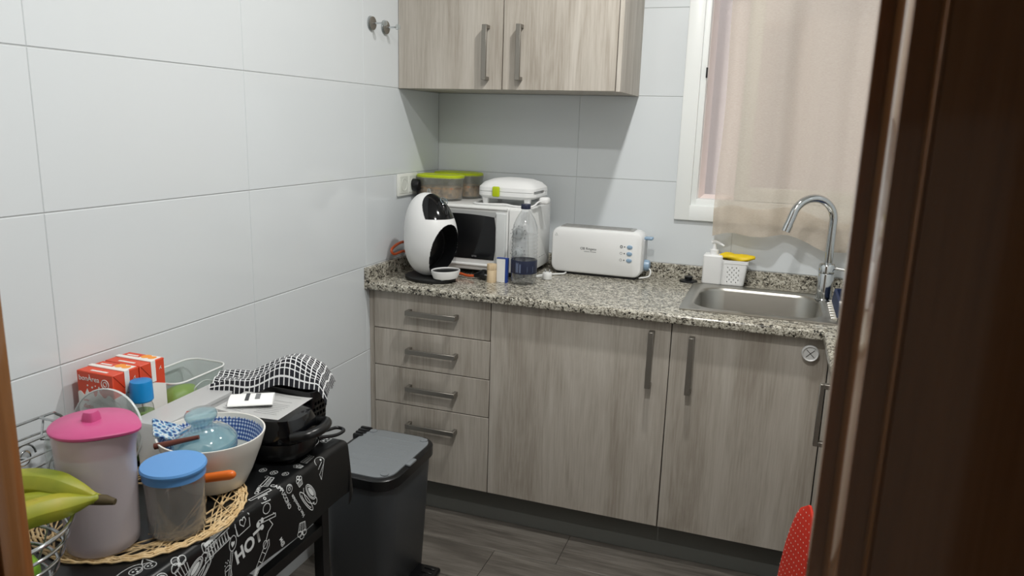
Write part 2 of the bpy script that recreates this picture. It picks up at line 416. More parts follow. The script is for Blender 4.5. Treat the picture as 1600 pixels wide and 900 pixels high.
sash = frame_rect('sash', 1.185, WX1-.08, WZ0+.08, WZ1-.075, .05, .022, .045, wn)
bx('glass_pane', (1.23, .031, WZ0+.125), (WX1-.125, .035, WZ1-.12), GLASSPANE, wn)
bx('latch', (1.052, -.004, 1.598), (1.0575, .008, 1.634), BLACK_M, wn, .001)
def curtain():
    x0, x1, zt = 1.131, 1.92, 2.32
    nx, nz = 150, 60; CM = curtain_mat()
    def hem(x): return 1.036+.022*math.sin((x-1.13)*9.5)+.010*math.sin((x-1.13)*27+.5)-.02*max(0, x-1.45)
    def yy(x, s):
        a = (x-x0)
        return -.066-.017*math.sin(a*38+1.6*math.sin(a*5))*(.5+.6*s)-.012*math.sin(a*13+.6)-.006*math.sin(a*71)*(1-s)
    c = thing('curtain', 'sheer beige curtain hanging over the window behind the tap', 'curtain', (1.5, -.06, 1.03))
    def sheet(name, lo, hi, off, rows, parent):
        bm = bmesh.new(); g = []
        for j in range(rows+1):
            row = []
            for i in range(nx+1):
                x = x0+(x1-x0)*i/nx; h = hem(x); z = h+(lo+(hi-lo)*j/rows)*(zt-h); s = (z-h)/(zt-h)
                row.append(bm.verts.new((x+.006*math.sin(z*9+x*6)*(1-s)-1.5, yy(x, s)+off+.06+.002*math.sin(z*70+x*40)*(1 if s < .1 else 0), z-1.03)))
            g.append(row)
        for j in range(rows):
            for i in range(nx): bm.faces.new((g[j][i], g[j][i+1], g[j+1][i+1], g[j+1][i]))
        return finish(name, bm, CM, parent, 180)
    sheet('curtain_sheet', 0, 1, 0, nz, c)
    sheet('hem_band', 0, .078, -.0022, 10, c)
    tb('curtain_rod', [(-.44, .0, 1.295), (.55, .0, 1.295)], .008, WHITE, c, 10)
curtain()

# ================================================================== CABINETS
BD = -.575; ZT = .829; ZB = .1327; KD = -.525
def bar_handle(parent, c, length, vertical=True, ny=-1, axis='Y'):
    """square bar handle with two posts; stands proud of a front facing -Y (axis Y) or -X (axis X)"""
    bm = bmesh.new(); h = length/2; w = .0085; pr = .034
    if vertical:
        box(bm, (-w, -pr, -h), (w, -pr+.009, h), .001, 1)
        for s in (-1, 1): box(bm, (-w, -pr+.008, s*h-(.012 if s > 0 else 0)), (w, .0005, s*h+(0 if s > 0 else .012)), .0008, 1)
    else:
        box(bm, (-h, -pr, -w), (h, -pr+.009, w), .001, 1)
        for s in (-1, 1): box(bm, (s*h-(.012 if s > 0 else 0), -pr+.008, -w), (s*h+(0 if s > 0 else .012), .0005, w), .0008, 1)
    o = finish('handle', bm, METAL_H, parent)
    o.location = c
    if axis == 'X': o.rotation_euler = (0, 0, -PI/2); o.scale = (1, 1.3, 1)
    return o
CARC = mat('carcass_board', (150, 142, 131), .7)
def front(name, parent, x0, x1, z0, z1, y, th=.019, g=.0015):
    return bx(name, (x0+g, y, z0+g), (x1-g, y+th, z1-g), W_V, parent, .001, 1)
# drawer unit
du = thing('drawer_unit', 'oak effect four drawer base unit against the left tiled wall', 'cabinet', (0, 0, 0))
bx('carcass', (.012, -.553, ZB), (.466, -.012, ZT+.001), CARC, du)
bx('filler_strip', (.0, BD+.004, ZB), (.0195, -.53, ZT+.001), W_V, du, .0008, 1)
for a, b, hz in ((.6924, ZT, .765), (.554, .6924, .626), (.4152, .554, .487), (ZB, .4152, .346)):
    d = front('drawer_front', du, .0206, .467, a, b, BD)
    bar_handle(d, (.254, BD, hz), .19, False)
bc = thing('base_cabinet', 'oak effect single door base cabinet between drawers and sink cabinet', 'cabinet')
bx('carcass', (.468, -.553, ZB), (1.067, -.012, ZT+.001), CARC, bc)
d = front('door', bc, .467, 1.0682, ZB, ZT, BD); bar_handle(d, (1.009, BD, .707), .183)
sc = thing('sink_cabinet', 'oak effect single door cabinet under the sink with round white knob', 'cabinet')
bm = bmesh.new()   # open topped carcass that leaves room for the basin
box(bm, (1.0695, -.553, ZB), (1.085, -.012, ZT+.001)); box(bm, (1.085, -.553, ZB), (1.52, -.012, ZB+.018)); box(bm, (1.085, -.03, ZB+.018), (1.52, -.012, ZT+.001))
finish('carcass', bm, CARC, sc, 0)
d = front('door', sc, 1.0682, 1.5247, ZB, ZT, BD); bar_handle(d, (1.1325, BD, .7035), .183)
k = bpy.data.objects.new('round_knob', None)
bm = bmesh.new()
def dial(bm, prof, c, seg=32):   # lathe around -Y
    rings(bm, [[(c[0]+r*math.cos(2*PI*i/seg), c[1]-h, c[2]+r*math.sin(2*PI*i/seg)) for i in range(seg)] for r, h in prof])
dial(bm, [(.0235, -.0005), (.0245, .004), (.0245, .012), (.0215, .016), (.019, .014), (.0185, .0125)], (1.472, BD, .7863))
kn = finish('round_knob', bm, WHITE, d)
bm = bmesh.new()
for s in (-1, 1):
    q = [Vector((1.472, BD-.0128, .7863))+Vector((t*.011, 0, s*t*.011)) for t in (-1, 1)]; tube(bm, q, .0009, 6)
finish('cross_mark', bm, BLACK_M, kn)
# return leg along the right wall
lg = thing('corner_cabinet', 'oak effect base cabinet returning along the right wall', 'cabinet')
bx('carcass', (1.545, -1.56, ZB), (XR-.012, -.58, ZT+.001), CARC, lg)
for ya, yb in ((-1.06, -.5775), (-1.56, -1.063)):
    dd = bx('door', (1.5255, ya+.0015, ZB+.0015), (1.5445, yb-.0015, ZT-.0015), W_V, lg, .001, 1)
    bar_handle(dd, (1.5255, -.925 if ya > -1.2 else -1.47, .725), .165, True, axis='X')
# plinth
PL = mat('dark_grey_plinth', (104, 106, 102), .35)
struct(bx('baseboard_back', (0, KD, FZ), (1.575, KD+.016, ZB-.004), PL, None, .001, 1), 'dark grey plinth under the base units')
struct(bx('baseboard_right', (1.575, -1.56, FZ), (1.591, KD+.016, ZB-.004), PL, None, .001, 1), 'dark grey plinth under the return units')

# wall cabinet
UD, UZ, UX1, UX2, UX3, UZT = -.3478, 1.5292, .4012, .8, .816, 2.25
uc = thing('wall_cabinet', 'oak effect two door wall cabinet above the worktop', 'cabinet')
bx('carcass', (.001, UD+.0195, UZ+.002), (UX2-.001, -.001, UZT-.002), W_V, uc, .0005, 1)
bx('end_panel', (UX2+.0005, UD, UZ), (UX3, -.001, UZT), W_V, uc, .0008, 1)
for a, b, hx in ((.0, UX1, .344), (UX1, UX2, .4665)):
    d = front('door', uc, a, b, UZ, UZT, UD); bar_handle(d, (hx, UD, 1.6525), .182)

# ================================================================== WORKTOP
CT, CB, CY = .862, .8335, -.606
wt = thing('worktop', 'speckled granite worktop with upstand along both walls', 'worktop')
def nosing(y_front, back, n=5, r=.010):
    pts = [(back, CB), (back, CT)]
    for i in range(n+1):
        a = PI/2+PI/2*i/n; pts.append((y_front+r+r*math.cos(a), CT-r+r*math.sin(a)))
    for i in range(n+1):
        a = PI+PI/2*i/n; pts.append((y_front+.005+.005*math.cos(a), CB+.005+.005*math.sin(a)))
    return pts
SX0, SX1, SY0, SY1 = 1.077, 1.885, -.522, -.088      # sink plate
LX = 1.5     # front edge of the return leg
bm = bmesh.new()
prism(bm, nosing(CY, SY0+.012), 'X', 0, LX+.0102)                       # front strip
prism(bm, [(p[0], p[1]) for p in nosing(LX, LX+.10)], 'Y', -1.56, CY)   # front strip of the leg (x,z profile)
box(bm, (LX+.10, -1.56, CB), (XR, SY0+.012, CT)); box(bm, (LX+.0102, CY, CB), (LX+.1, SY0+.012, CT))
box(bm, (0, SY0+.012, CB), (SX0+.012, 0, CT)); box(bm, (SX1-.012, SY0+.012, CB), (XR, 0, CT)); box(bm, (SX0+.012, SY1-.012, CB), (SX1-.012, 0, CT))
finish('slab', bm, GRANITE, wt, 30)
bx('upstand', (0, -.02, CT-.001), (XR, 0, .914), GRANITE, wt, .0015, 1)
bx('upstand', (0, -.606, CT-.001), (.02, -.0195, .911), GRANITE, wt, .0015, 1)
bx('upstand', (XR-.02, -1.56, CT-.001), (XR, -.0195, .914), GRANITE, wt, .0015, 1)

# ================================================================== SINK
STEEL = mat('brushed_stainless', (176, 174, 168), .3, metal=1)
sk = thing('sink', 'stainless steel inset sink with ridged drainer', 'sink', (SX0, SY0, CT))
bm = bmesh.new()
bxa, bxb, bya, byb = 1.112, 1.503, -.478, -.135
loops = [rrect(SX0, SY0, SX1, SY1, .012, CT-.002), rrect(SX0, SY0, SX1, SY1, .012, CT+.003), rrect(SX0+.003, SY0+.003, SX1-.003, SY1-.003, .011, CT+.0045),
         rrect(SX0+.016, SY0+.016, SX1-.016, SY1-.016, .01, CT+.0035),
         rrect(bxa-.004, bya-.004, bxb+.004, byb+.004, .085, CT+.0035), rrect(bxa, bya, bxb, byb, .082, CT+.001), rrect(bxa+.004, bya+.004, bxb-.004, byb-.004, .079, CT-.008),
         rrect(bxa+.012, bya+.012, bxb-.012, byb-.012, .074, CT-.115), rrect(bxa+.02, bya+.02, bxb-.02, byb-.02, .068, CT-.138), rrect(bxa+.04, bya+.04, bxb-.04, byb-.04, .055, CT-.148),
         rrect(bxa+.15, bya+.13, bxb-.15, byb-.13, .03, CT-.152)]
rings(bm, [[(p[0]-SX0, p[1]-SY0, p[2]-CT) for p in lp] for lp in loops], (False, True))
finish('bowl', bm, STEEL, sk, 50)
for i in range(8):
    yy = .075+i*.036
    bm = bmesh.new(); tube(bm, [(.45, yy, .0035), (.462, yy, .006), (.76, yy, .006), (.775, yy, .0035)], .0042, 8); finish('drainer_ridge', bm, STEEL, sk, 60)
lt('drain_strainer', [(.034, -.151), (.034, -.148), (.028, -.147), (.01, -.149)], CHROME, sk, 24, (.23, .215, 0))

# tap
tp = thing('tap', 'chrome swan neck kitchen tap beside the sink bowl', 'tap', (1.517, -.178, CT+.0035))
lt('base', [(.028, -.001), (.028, .004), (.025, .008)], CHROME, tp, 28)
lt('body', [(.026, .006), (.0255, .088), (.024, .092), (.0265, .094), (.0265, .118), (.023, .124), (.004, .126)], CHROME, tp, 28)
dirx = Vector((-.905, -.425, 0)); Rr = .0725; pts = []
base_p = Vector((.003, .012, .09)); ztop = .268
pts += [base_p, base_p+Vector((0, 0, .09))]
top0 = base_p+Vector((0, 0, ztop-base_p.z))
for i in range(0, 19):
    a = PI*i/18*.92; pts.append(top0+dirx*(Rr-Rr*math.cos(a))+Vector((0, 0, Rr*math.sin(a))))
last = pts[-1]; dn = (pts[-1]-pts[-2]).normalized(); pts.append(last+dn*.036)
tb('spout', pts, .0135, CHROME, tp, 14)
tb('aerator', [last+dn*.034, last+dn*.060], .0148, CHROME, tp, 16)
bm = bmesh.new()
for q in ((0, .009), (0, -.009)): tube(bm, [(.012, q[1], .112), (.06, q[1]-.012, .108), (.112, q[1]*.8-.03, .1)], .0028, 8)
tube(bm, [(.112, -.0228, .1), (.117, -.03, .0995), (.112, -.0372, .1)], .0028, 8)
finish('lever', bm, CHROME, tp, 60)

# dark blue drying mat on the drainer
BLUE_D = mat('dark_blue_rubber', (24, 42, 78), .55)
bm = bmesh.new(); rings(bm, [rrect(1.544, -.49, 1.80, -.2, .03, CT+.0085), rrect(1.540, -.494, 1.804, -.196, .034, CT+.014), rrect(1.544, -.49, 1.80, -.2, .03, CT+.0525), rrect(1.552, -.482, 1.792, -.208, .025, CT+.0525), rrect(1.556, -.478, 1.788, -.212, .022, CT+.018)])
tag(finish('drying_tray', bm, BLUE_D, None, 40), 'dark blue plastic tray standing on the sink drainer', 'tray')

# ================================================================== COUNTER OBJECTS
# --- microwave
mw = thing('microwave', 'white microwave oven with dark door window in the worktop corner', 'microwave', (.065, -.325, CT))
MWW, MWD, MZ0, MZ1 = .44, .285, .02, .258
mwb = bx('body', (0, .022, MZ0), (MWW, MWD, MZ1), WHITE, mw, .006, 3)
bm = bmesh.new(); box(bm, (0, 0, MZ0), (.364, .024, MZ1-.004), .006, 3); dr = finish('door', bm, WHITE, mw)
bx('control_panel', (.3665, .001, MZ0), (MWW, .024, MZ1-.004), WHITE, mw, .005, 3)
def curve_win(x0, x1, z0, z1, bow, yv, th):
    bm = bmesh.new(); n = 12; pts = []
    for i in range(n+1):
        t = i/n; pts.append((x0+(x1-x0)*t, z1-bow*(2*t-1)**2*.6))
    for i in range(n+1):
        t = i/n; pts.append((x1+.008*math.sin(PI*t), z1-bow*.6-(z1-bow*.6-z0)*t))
    pts.append((x0, z0)); prism(bm, pts, 'Y', yv, yv+th); return bm
finish('window_glass', curve_win(.045, .312, MZ0+.042, MZ1-.03, .012, -.0015, .004), BLACK_G, dr)
bx('grey_band', (.03, -.001, MZ1-.038), (.318, .003, MZ1-.018), mat('silver_grey_trim', (168, 170, 170), .35), dr, .001, 1)
bm = bmesh.new(); box(bm, (.320, -.012, MZ0+.03), (.360, .002, MZ1-.018), .006, 3); finish('door_handle', bm, mat('silver_white_grip', (205, 208, 208), .3), dr)
for z in (MZ0+.02, MZ1-.006):
    tb('moulding', [(.002, -.001, z), (.362, -.001, z)], .0055, WHITE, dr, 10)
for z, nm in ((.168, 'power_knob'), (.094, 'timer_knob')):
    bm = bmesh.new(); dial(bm, [(.021, -.001), (.021, .003), (.018, .004), (.0175, .016), (.015, .018)], (.405, .001, z)); kk = finish(nm, bm, mat('grey_white_knob', (196, 199, 199), .3), mw)
    bx('pointer', (.403, -.0185, z), (.407, -.0165, z+.015), CREAM, kk)
    bm = bmesh.new()
    for i in range(9):
        a = math.radians(-120+i*30); box(bm, (.405+.028*math.sin(a)-.0015, .0002, z+.028*math.cos(a)-.0015), (.405+.028*math.sin(a)+.0015, .0014, z+.028*math.cos(a)+.0015))
    finish('dial_marks', bm, CREAM, mw, 0)
text_on('brand_lettering', 'una', .014, CREAM, dr, (.235, -.0022, MZ0+.054), (1, 0, 0), (0, 0, 1))
for x in (.03, .41):
    for y_ in (.04, .26): lt('foot', [(.012, 0), (.013, MZ0+.001)], BLACK_M, mw, 14, (x, y_, 0))
cut(mwb, [((MWW-.014, .06+i*.03, .06), (MWW+.01, .08+i*.03, .064)) for i in range(6)])
MTOP = CT+MZ1

# --- storage tubs on the microwave
LIME = mat('lime_green_lid', (178, 196, 10), .42)
FOOD = mat('dry_food_brown', (150, 120, 88), .8); 
fn = N(FOOD, 'ShaderNodeTexNoise', Scale=55.0, Detail=4); L(FOOD, coords(FOOD, (1, 1, 1), False), fn.inputs[0])
fr2 = ramp(FOOD, fn.outputs[0], [(.35, (96, 70, 46)), (.5, (150, 118, 84)), (.62, (176, 140, 100)), (.75, (190, 110, 50))]); L(FOOD, fr2.outputs[0], FOOD.node_tree.nodes['Principled BSDF'].inputs['Base Color'])
bump(FOOD, fn.outputs[0], .8, .01)
def tub(name, loc, rz, lx, ly, h, label, fill):
    t = thing(name, label, 'container', loc, rz)
    bm = bmesh.new(); rr = min(lx, ly)*.46
    def rc(s, z): return rrect(-lx/2*s, -ly/2*s, lx/2*s, ly/2*s, rr*s, z, 7)
    rings(bm, [rc(.86, .0), rc(.9, .006), rc(.985, h-.012), rc(1.0, h-.01), rc(1.0, h-.001), rc(.972, h-.001), rc(.95, h-.012), rc(.87, .009)], (True, True))
    finish('tub_body', bm, TUBC, t, 50)
    bm = bmesh.new(); rings(bm, [rc(.845, .0105), rc(.86, .02), rc(.86+.1*fill, h*fill*.9), rc(.6, h*fill)], (True, True))
    bmesh.ops.subdivide_edges(bm, edges=bm.edges[:], cuts=1)
    finish('food', bm, FOOD, t, 60)
    bm = bmesh.new(); rings(bm, [rc(.98, h-.004), rc(.985, h+.004), rc(.95, h+.0075), rc(.80, h+.0085), rc(.78, h+.0065)], (True, True)); finish('lid', bm, LIME, t, 30)
tub('storage_tub', (.100, -.192, MTOP), .04, .19, .13, .09, 'clear food tub with lime lid nearest the wall socket on the microwave', .62)
tub('storage_tub', (.122, -.068, MTOP), -.02, .205, .115, .094, 'clear food tub with lime lid behind the other lime lidded tub', .6)

# --- sandwich maker
sm = thing('sandwich_maker', 'white sandwich toaster with lime clip standing on the microwave', 'sandwich toaster', (.394, -.172, MTOP), -.03)
def slab(loops): 
    bm = bmesh.new(); rings(bm, loops); return bm
def rs(sx, sy, z, r=.04): return rrect(-sx, -sy, sx, sy, r, z, 6)
sml = finish('lower_shell', slab([rs(.085, .07, .022), rs(.108, .09, .03), rs(.114, .096, .036), rs(.114, .096, .05), rs(.113, .095, .0505)]), WHITE_S, sm, 30)
smu = finish('upper_shell', slab([rs(.113, .095, .0515), rs(.114, .096, .0525), rs(.113, .095, .066), rs(.098, .081, .083), rs(.072, .057, .094), rs(.03, .02, .099, .018)]), WHITE_S, sm, 40)
for x in (-.083, .083):
    for y_ in (-.07, .07):
        bm = bmesh.new(); rings(bm, [rrect(x-.008, y_-.008, x+.008, y_+.008, .004, 0, 3), rrect(x-.014, y_-.012, x+.014, y_+.012, .005, .034, 3)]); finish('foot', bm, WHITE_S, sm)
bx('clip', (-.045, -.106, .032), (-.017, -.094, .07), LIME, sm, .005, 3)
for o_s in (sml, smu): cut(o_s, [((.098, -.075, .046), (.13, .03, .057))])
tb('power_cord', [(-.06, .08, .04), (-.125, -.02, .005), (-.118, -.1, .004), (-.05, -.118, .006), (.01, -.112, .008), (.05, -.117, .004), (.115, -.12, .006), (.125, -.07, .02), (.128, -.04, .018)], .0035, WHITE_S, sm, 8, k=6)
bm = bmesh.new(); box(bm, (.120, -.055, .010), (.155, -.015, .036), .009, 3); finish('plug', bm, WHITE_S, sm)

# --- pod coffee machine
def coffee():
    t = thing('coffee_machine', 'egg shaped white and black pod coffee machine by the left wall', 'coffee machine', (.188, -.462, CT), math.radians(-22))
    base = lt('base', [(.092, 0), (.095, .004), (.095, .011), (.090, .015), (.02, .016)], BLACK_M, t, 44, sx=1.06, sy=.86)
    bx('base_badge', (.088, -.034, .0125), (.096, -.008, .0155), mat('silver_badge', (190, 196, 204), .3), base, .001, 1)
    Hh, z0 = .296, .013
    def prof(s):      # s 0..1 bottom to top
        zz = z0+Hh*s
        q = 2*s-1
        r = max(0., 1-abs(q)**2.25)**.5
        dep = .105*r*(1.0-.05*q); wid = .087*r*(1.0-.08*q)
        cx = -.010+.016*math.sin(PI*s)-.012*s
        return zz, dep, wid, cx
    NT, NS = 288, 220
    def cap(y, z): return z > .224+.10*max(0, -y)*0 and ((y/.066)**2+((z-.218)/.088)**2) < 1
    def hole(y, z): return ((y/.064)**2+((z-.114)/.094)**2) < 1
    def cen(s, a):
        zz, dep, wid, cx = prof(s); return cx+dep*math.cos(a), wid*math.sin(a), zz
    bmB, bmH, bmC = bmesh.new(), bmesh.new(), bmesh.new(); cache = {}
    def vert(bm, key, p):
        k = (id(bm), key)
        if k not in cache: cache[k] = bm.verts.new(p)
        return cache[k]
    ss = [.5-.5*math.cos(PI*(.012+.976*j/NS)) for j in range(NS+1)]
    for j in range(NS):
        for i in range(NT):
            a0, a1 = 2*PI*(i-NT/2)/NT, 2*PI*(i+1-NT/2)/NT
            c4 = [(j, i), (j, i+1), (j+1, i+1), (j+1, i)]
            am = (a0+a1)/2; p = cen((ss[j]+ss[j+1])/2, am)
            frontal = math.cos(am) > -.05
            kind = 'B'
            if frontal and hole(p[1], p[2]): kind = 'H'
            elif frontal and cap(p[1], p[2]) or (p[2] > .27 and math.cos(am) > -.3 and cap(p[1], p[2])): kind = 'C'
            bm = {'B': bmB, 'H': bmH, 'C': bmC}[kind]
            vs = []
            for (jj, ii) in c4:
                ii_ = ii % NT; a = 2*PI*(ii_-NT/2)/NT; x, y, z = cen(ss[jj], a)
                if kind == 'H':
                    e = (y/.064)**2+((z-.114)/.094)**2
                    x = x-.085*min(1, max(0, (1.0-e))*3.2)*max(0., math.cos(a))
                if kind == 'C': x += .0012*math.cos(a); z += .0012
                vs.append(vert(bm, (jj, ii_), (x, y, z)))
            try: bm.faces.new(vs)
            except ValueError: pass
    finish('shell', bmB, WHITE_S, t, 60); finish('brew_recess', bmH, BLACK, t, 60); cp = finish('head_cover', bmC, BLACK_G, t, 60)
    # lever with a round badge on the cover, drip tray, hook
    s = .86; zz, dep, wid, cx = prof(s)
    fx = cx+dep
    tb('lever', [(fx-.012, 0, zz+.012), (fx+.006, 0, zz-.006), (fx+.013, 0, zz-.034)], [.013, .014, .011], BLACK_G, cp, 12)
    nrm = Vector((.74, 0, .67)); cpt = Vector((fx-.001, 0, zz+.012))
    bm = bmesh.new(); ux = Vector((0, 1, 0)); uy = nrm.cross(ux)
    tube(bm, [cpt+nrm*.011+(ux*math.cos(2*PI*i/24)+uy*math.sin(2*PI*i/24))*.014 for i in range(24)], .0014, 6, True)
    for q in (-.005, 0, .005): tube(bm, [cpt+nrm*.0125+ux*-.007+uy*q, cpt+nrm*.0125+ux*.007+uy*q], .0009, 5)
    finish('badge', bm, mat('badge_silver', (170, 185, 192), .25, metal=.6), cp, 60)
    tr = lt('drip_tray', [(.030, .014), (.042, .018), (.050, .040), (.0495, .046), (.047, .046), (.044, .036)], WHITE_S, t, 40, (.078, 0, 0), sx=.92, sy=1.12)
    lt('drip_grid', [(.0445, .034), (.0455, .0425)], BLACK, tr, 40, (.078, 0, 0), sx=.92, sy=1.12)
    tb('tank_hook', [(-.045, .03, .285), (-.05, .03, .312), (-.04, .03, .316), (-.034, .03, .29)], .003, CLEARG, t, 8, k=4)
coffee()

# --- water bottle
b = thing('water_bottle', 'clear empty water bottle with dark navy label and cap', 'bottle', (.514, -.380, CT))
pr = [(.030, .0), (.040, .003), (.045, .014), (.046, .04), (.0455, .045)]
pr += [(.0455, .085)]
for i in range(7): z = .092+i*.0135; pr += [(.046, z), (.0436, z+.0045), (.046, z+.009)]
pr += [(.045, .19), (.041, .212), (.033, .232), (.022, .25), (.015, .262), (.0145, .268), (.0145, .276)]
bm = bmesh.new(); lathe(bm, pr, 40, caps=(True, False)); finish('bottle_body', bm, PET, b, 70)
lt('label', [(.0463, .041), (.0466, .042), (.0466, .087), (.0463, .088)], NAVY, b, 40, caps=(False, False))
lt('cap', [(.0165, .266), (.017, .268), (.017, .281), (.0155, .2835), (.004, .2838)], NAVY, b, 28)
LP = mat('label_print', (120, 132, 160), .6)
bm = bmesh.new()
th0 = math.atan2(-.85, .4)
def onlab(a, z): return (.0468*math.cos(th0+a), .0468*math.sin(th0+a), z)
for a0, a1, zz0, zz1, n in ((.12, .62, .048, .069, 9), (-.78, -.55, .046, .082, 5), (-.48, -.36, .046, .078, 3)):
    for i in range(n):
        if a0 > 0: z = zz0+(zz1-zz0)*i/n; q = [onlab(a0, z), onlab(a1, z), onlab(a1, z+.0013), onlab(a0, z+.0013)]
        else:
            a = a0+(a1-a0)*i/n; q = [onlab(a, zz0), onlab(a+.025, zz0), onlab(a+.025, zz1-.004*(i % 2)), onlab(a, zz1-.004*(i % 2))]
        bm.faces.new([bm.verts.new(p) for p in q])
finish('label_print', bm, LP, b, 0)['kind'] = 'stuff'

# --- toothpick box, tube
tk = thing('toothpick_holder', 'small round wooden toothpick pot with ribbed lid', 'pot', (.4035, -.41, CT))
WDL = wood('light_birch', [(.3, (176, 150, 116)), (.5, (204, 180, 144)), (.7, (222, 202, 170))], (60, 60, 3), (400, 400, 10), rough=.5)
lt('pot_body', [(.0165, 0), (.0172, .002), (.0172, .044), (.0168, .045)], WDL, tk, 28)
lt('pot_lid', [(.0168, .0455), (.0174, .047), (.0174, .064), (.0165, .066), (.012, .066)], WDL, tk, 28)
cr = thing('sachet', 'upright white packet with blue side beside the toothpick pot', 'packet', (.4375, -.395, CT), .05)
bx('packet_body', (-.019, -.007, 0), (.013, .007, .086), WHITE, cr, .001, 1)
bm = bmesh.new(); prism(bm, [(.0133, 0), (.0215, 0), (.0225, .0885), (-.019, .0885), (-.019, .0862), (.0133, .0862)], 'Y', -.008, .008); finish('blue_edge', bm, mat('packet_blue', (26, 60, 140), .45), cr, 20)

# --- cables
ORANGE = mat('orange_cable', (196, 88, 44), .45)
oc = thing('extension_cable', 'orange extension cable with black plug lying behind the coffee machine', 'cable', (.2, -.4, CT))
o_ = Vector((.2, -.4, CT))
pp = [at(655, 392, 'X', .05), at(632, 378, 'X', .03), at(613, 388, 'X', .028), at(616, 397, 'X', .035), at(635, 393, 'X', .05), (.11, -.385, CT+.03), (.19, -.36, CT+.012), (.26, -.375, CT+.013), (.30, -.388, CT+.010), (.332, -.392, CT+.0125)]
tb('cord', [Vector(p)-o_ for p in pp], .0052, ORANGE, oc, 8, k=6)
bm = bmesh.new(); q = [Vector((.330, -.392, CT+.0135))-o_, Vector((.345, -.391, CT+.0165))-o_, Vector((.362, -.389, CT+.0195))-o_, Vector((.372, -.388, CT+.0195))-o_]
tube(bm, q, [.007, .011, .019, .019], 14); pg = finish('plug', bm, BLACK, oc, 50)
bm = bmesh.new()
for s in (-1, 1):
    p0 = Vector((.372, -.388+s*.009, CT+.0195))-o_; tube(bm, [p0, p0+Vector((.014, .001, 0))], .0024, 8)
finish('plug_pin', bm, CHROME, pg, 60)
wp = thing('toaster_plug', 'white mains plug and cord lying between bottle and toaster', 'plug', (.5695, -.272, CT), .2)
bm = bmesh.new(); lathe(bm, [(.012, 0), (.0165, .002), (.0175, .012), (.0175, .024), (.015, .027)], 24); finish('plug_head', bm, WHITE, wp, 40)
for s in (-1, 1): lt('plug_pin', [(.0024, .026), (.0024, .036), (.001, .038)], CHROME, wp, 10, (s*.0075, 0, 0))
tb('cord', [(-.014, 0, .012), (-.03, .01, .006), (-.045, .02, .0045), (-.03, .05, .0045), (.0, .075, .0045), (.05, .10, .0045), (.06, .13, .0045)], .0034, WHITE, wp, 8, k=5)

# --- toaster
ts = thing('toaster', 'long white two slot toaster with blue buttons against back wall', 'toaster', (.716, -.088, CT), -.01)
TLx, TLy, TLh = .174, .054, .178
def tprof(sx, sz0, sz1, r, y): 
    pts = [(p[0], p[1]) for p in rrect(-sx, sz0, sx, sz1, r, 0, 6)]
    return [(p[0], y, p[1]) for p in pts]
bm = bmesh.new()
rings(bm, [tprof(TLx-.012, .018, TLh-.010, .026, -TLy), tprof(TLx-.004, .011, TLh-.003, .028, -TLy+.004), tprof(TLx, .008, TLh, .03, -TLy+.012), tprof(TLx, .008, TLh, .03, TLy-.012), tprof(TLx-.004, .011, TLh-.003, .028, TLy-.004), tprof(TLx-.012, .018, TLh-.010, .026, TLy)])
tsh = finish('shell', bm, WHITE_S, ts, 35)
bx('base', (-TLx+.02, -TLy+.01, 0), (TLx-.02, TLy-.008, .012), BLACK_M, ts, .003, 2)
bm = bmesh.new(); box(bm, (-.145, -.034, TLh-.002), (.135, .036, TLh+.0045), .002, 1); sl = finish('slot_frame', bm, mat('toaster_grey_top', (176, 176, 174), .35, metal=.5), ts)
for o_s in (tsh, sl): cut(o_s, [((-.138, y_-.008, .03), (.122, y_+.010, TLh+.02)) for y_ in (-.016, .018)])
BLUEB = mat('pale_blue_plastic', (140, 166, 190), .3)
for i, z in enumerate((.123, .098, .073)):
    bm = bmesh.new(); dial(bm, [(.0105, -.002), (.0105, .002), (.008, .0035)], (0, 0, 0), 28)
    o = finish('button', bm, BLUEB, ts, 40); o.location = (.128, -TLy, z); o.scale = (1, 1, .72)
    bm = bmesh.new(); dial(bm, [(.0022, -.001), (.0022, .0008)], (.109, -TLy, z), 12); finish('indicator', bm, BLACK_M, ts, 0)
    bm = bmesh.new()
    tube(bm, [(.097+.0042*math.cos(2*PI*k/12), -TLy-.0004, z+.0042*math.sin(2*PI*k/12)) for k in range(12)], .0006 if i else .0016, 5, True)
    finish('button_symbol', bm, CREAM, ts, 0)
text_on('brand_lettering', 'OB Ringeto', .013, mat('dark_print', (62, 64, 68), .6), ts, (-.028, -TLy-.0003, .104), (1, 0, 0), (0, 0, 1))
for xa, xb in ((-.044, -.024), (-.021, .002)): bx('small_print', (xa, -TLy-.0005, .0925), (xb, -TLy+.001, .0942), CREAM, ts)
bm = bmesh.new(); tube(bm, [(-.1545+.006*math.cos(a), -TLy-.0003, .150+.006*math.sin(a)) for a in (PI/2, PI/2+2*PI/3, PI/2+4*PI/3)], .0006, 5, True); finish('warning_mark', bm, CREAM, ts, 0)
bx('lever', (TLx-.002, -.014, .148), (TLx+.030, .014, .160), BLUEB, ts, .005, 3)
bx('end_panel', (TLx-.002, -.03, .03), (TLx+.004, .034, .15), mat('toaster_end_grey', (186, 188, 190), .35), ts, .002, 1)
bm = bmesh.new(); rings(bm, [[(TLx+h, r*math.cos(2*PI*i/24), .052+r*math.sin(2*PI*i/24)) for i in range(24)] for r, h in ((.021, .002), (.021, .012), (.019, .022), (.012, .024))]); finish('browning_knob', bm, BLUEB, ts, 40)
tb('cord', [(TLx-.01, .0, .03), (TLx+.025, -.01, .04), (TLx+.026, -.02, .015), (TLx-.01, -.03, .006)], .003, WHITE, ts, 8, k=5)

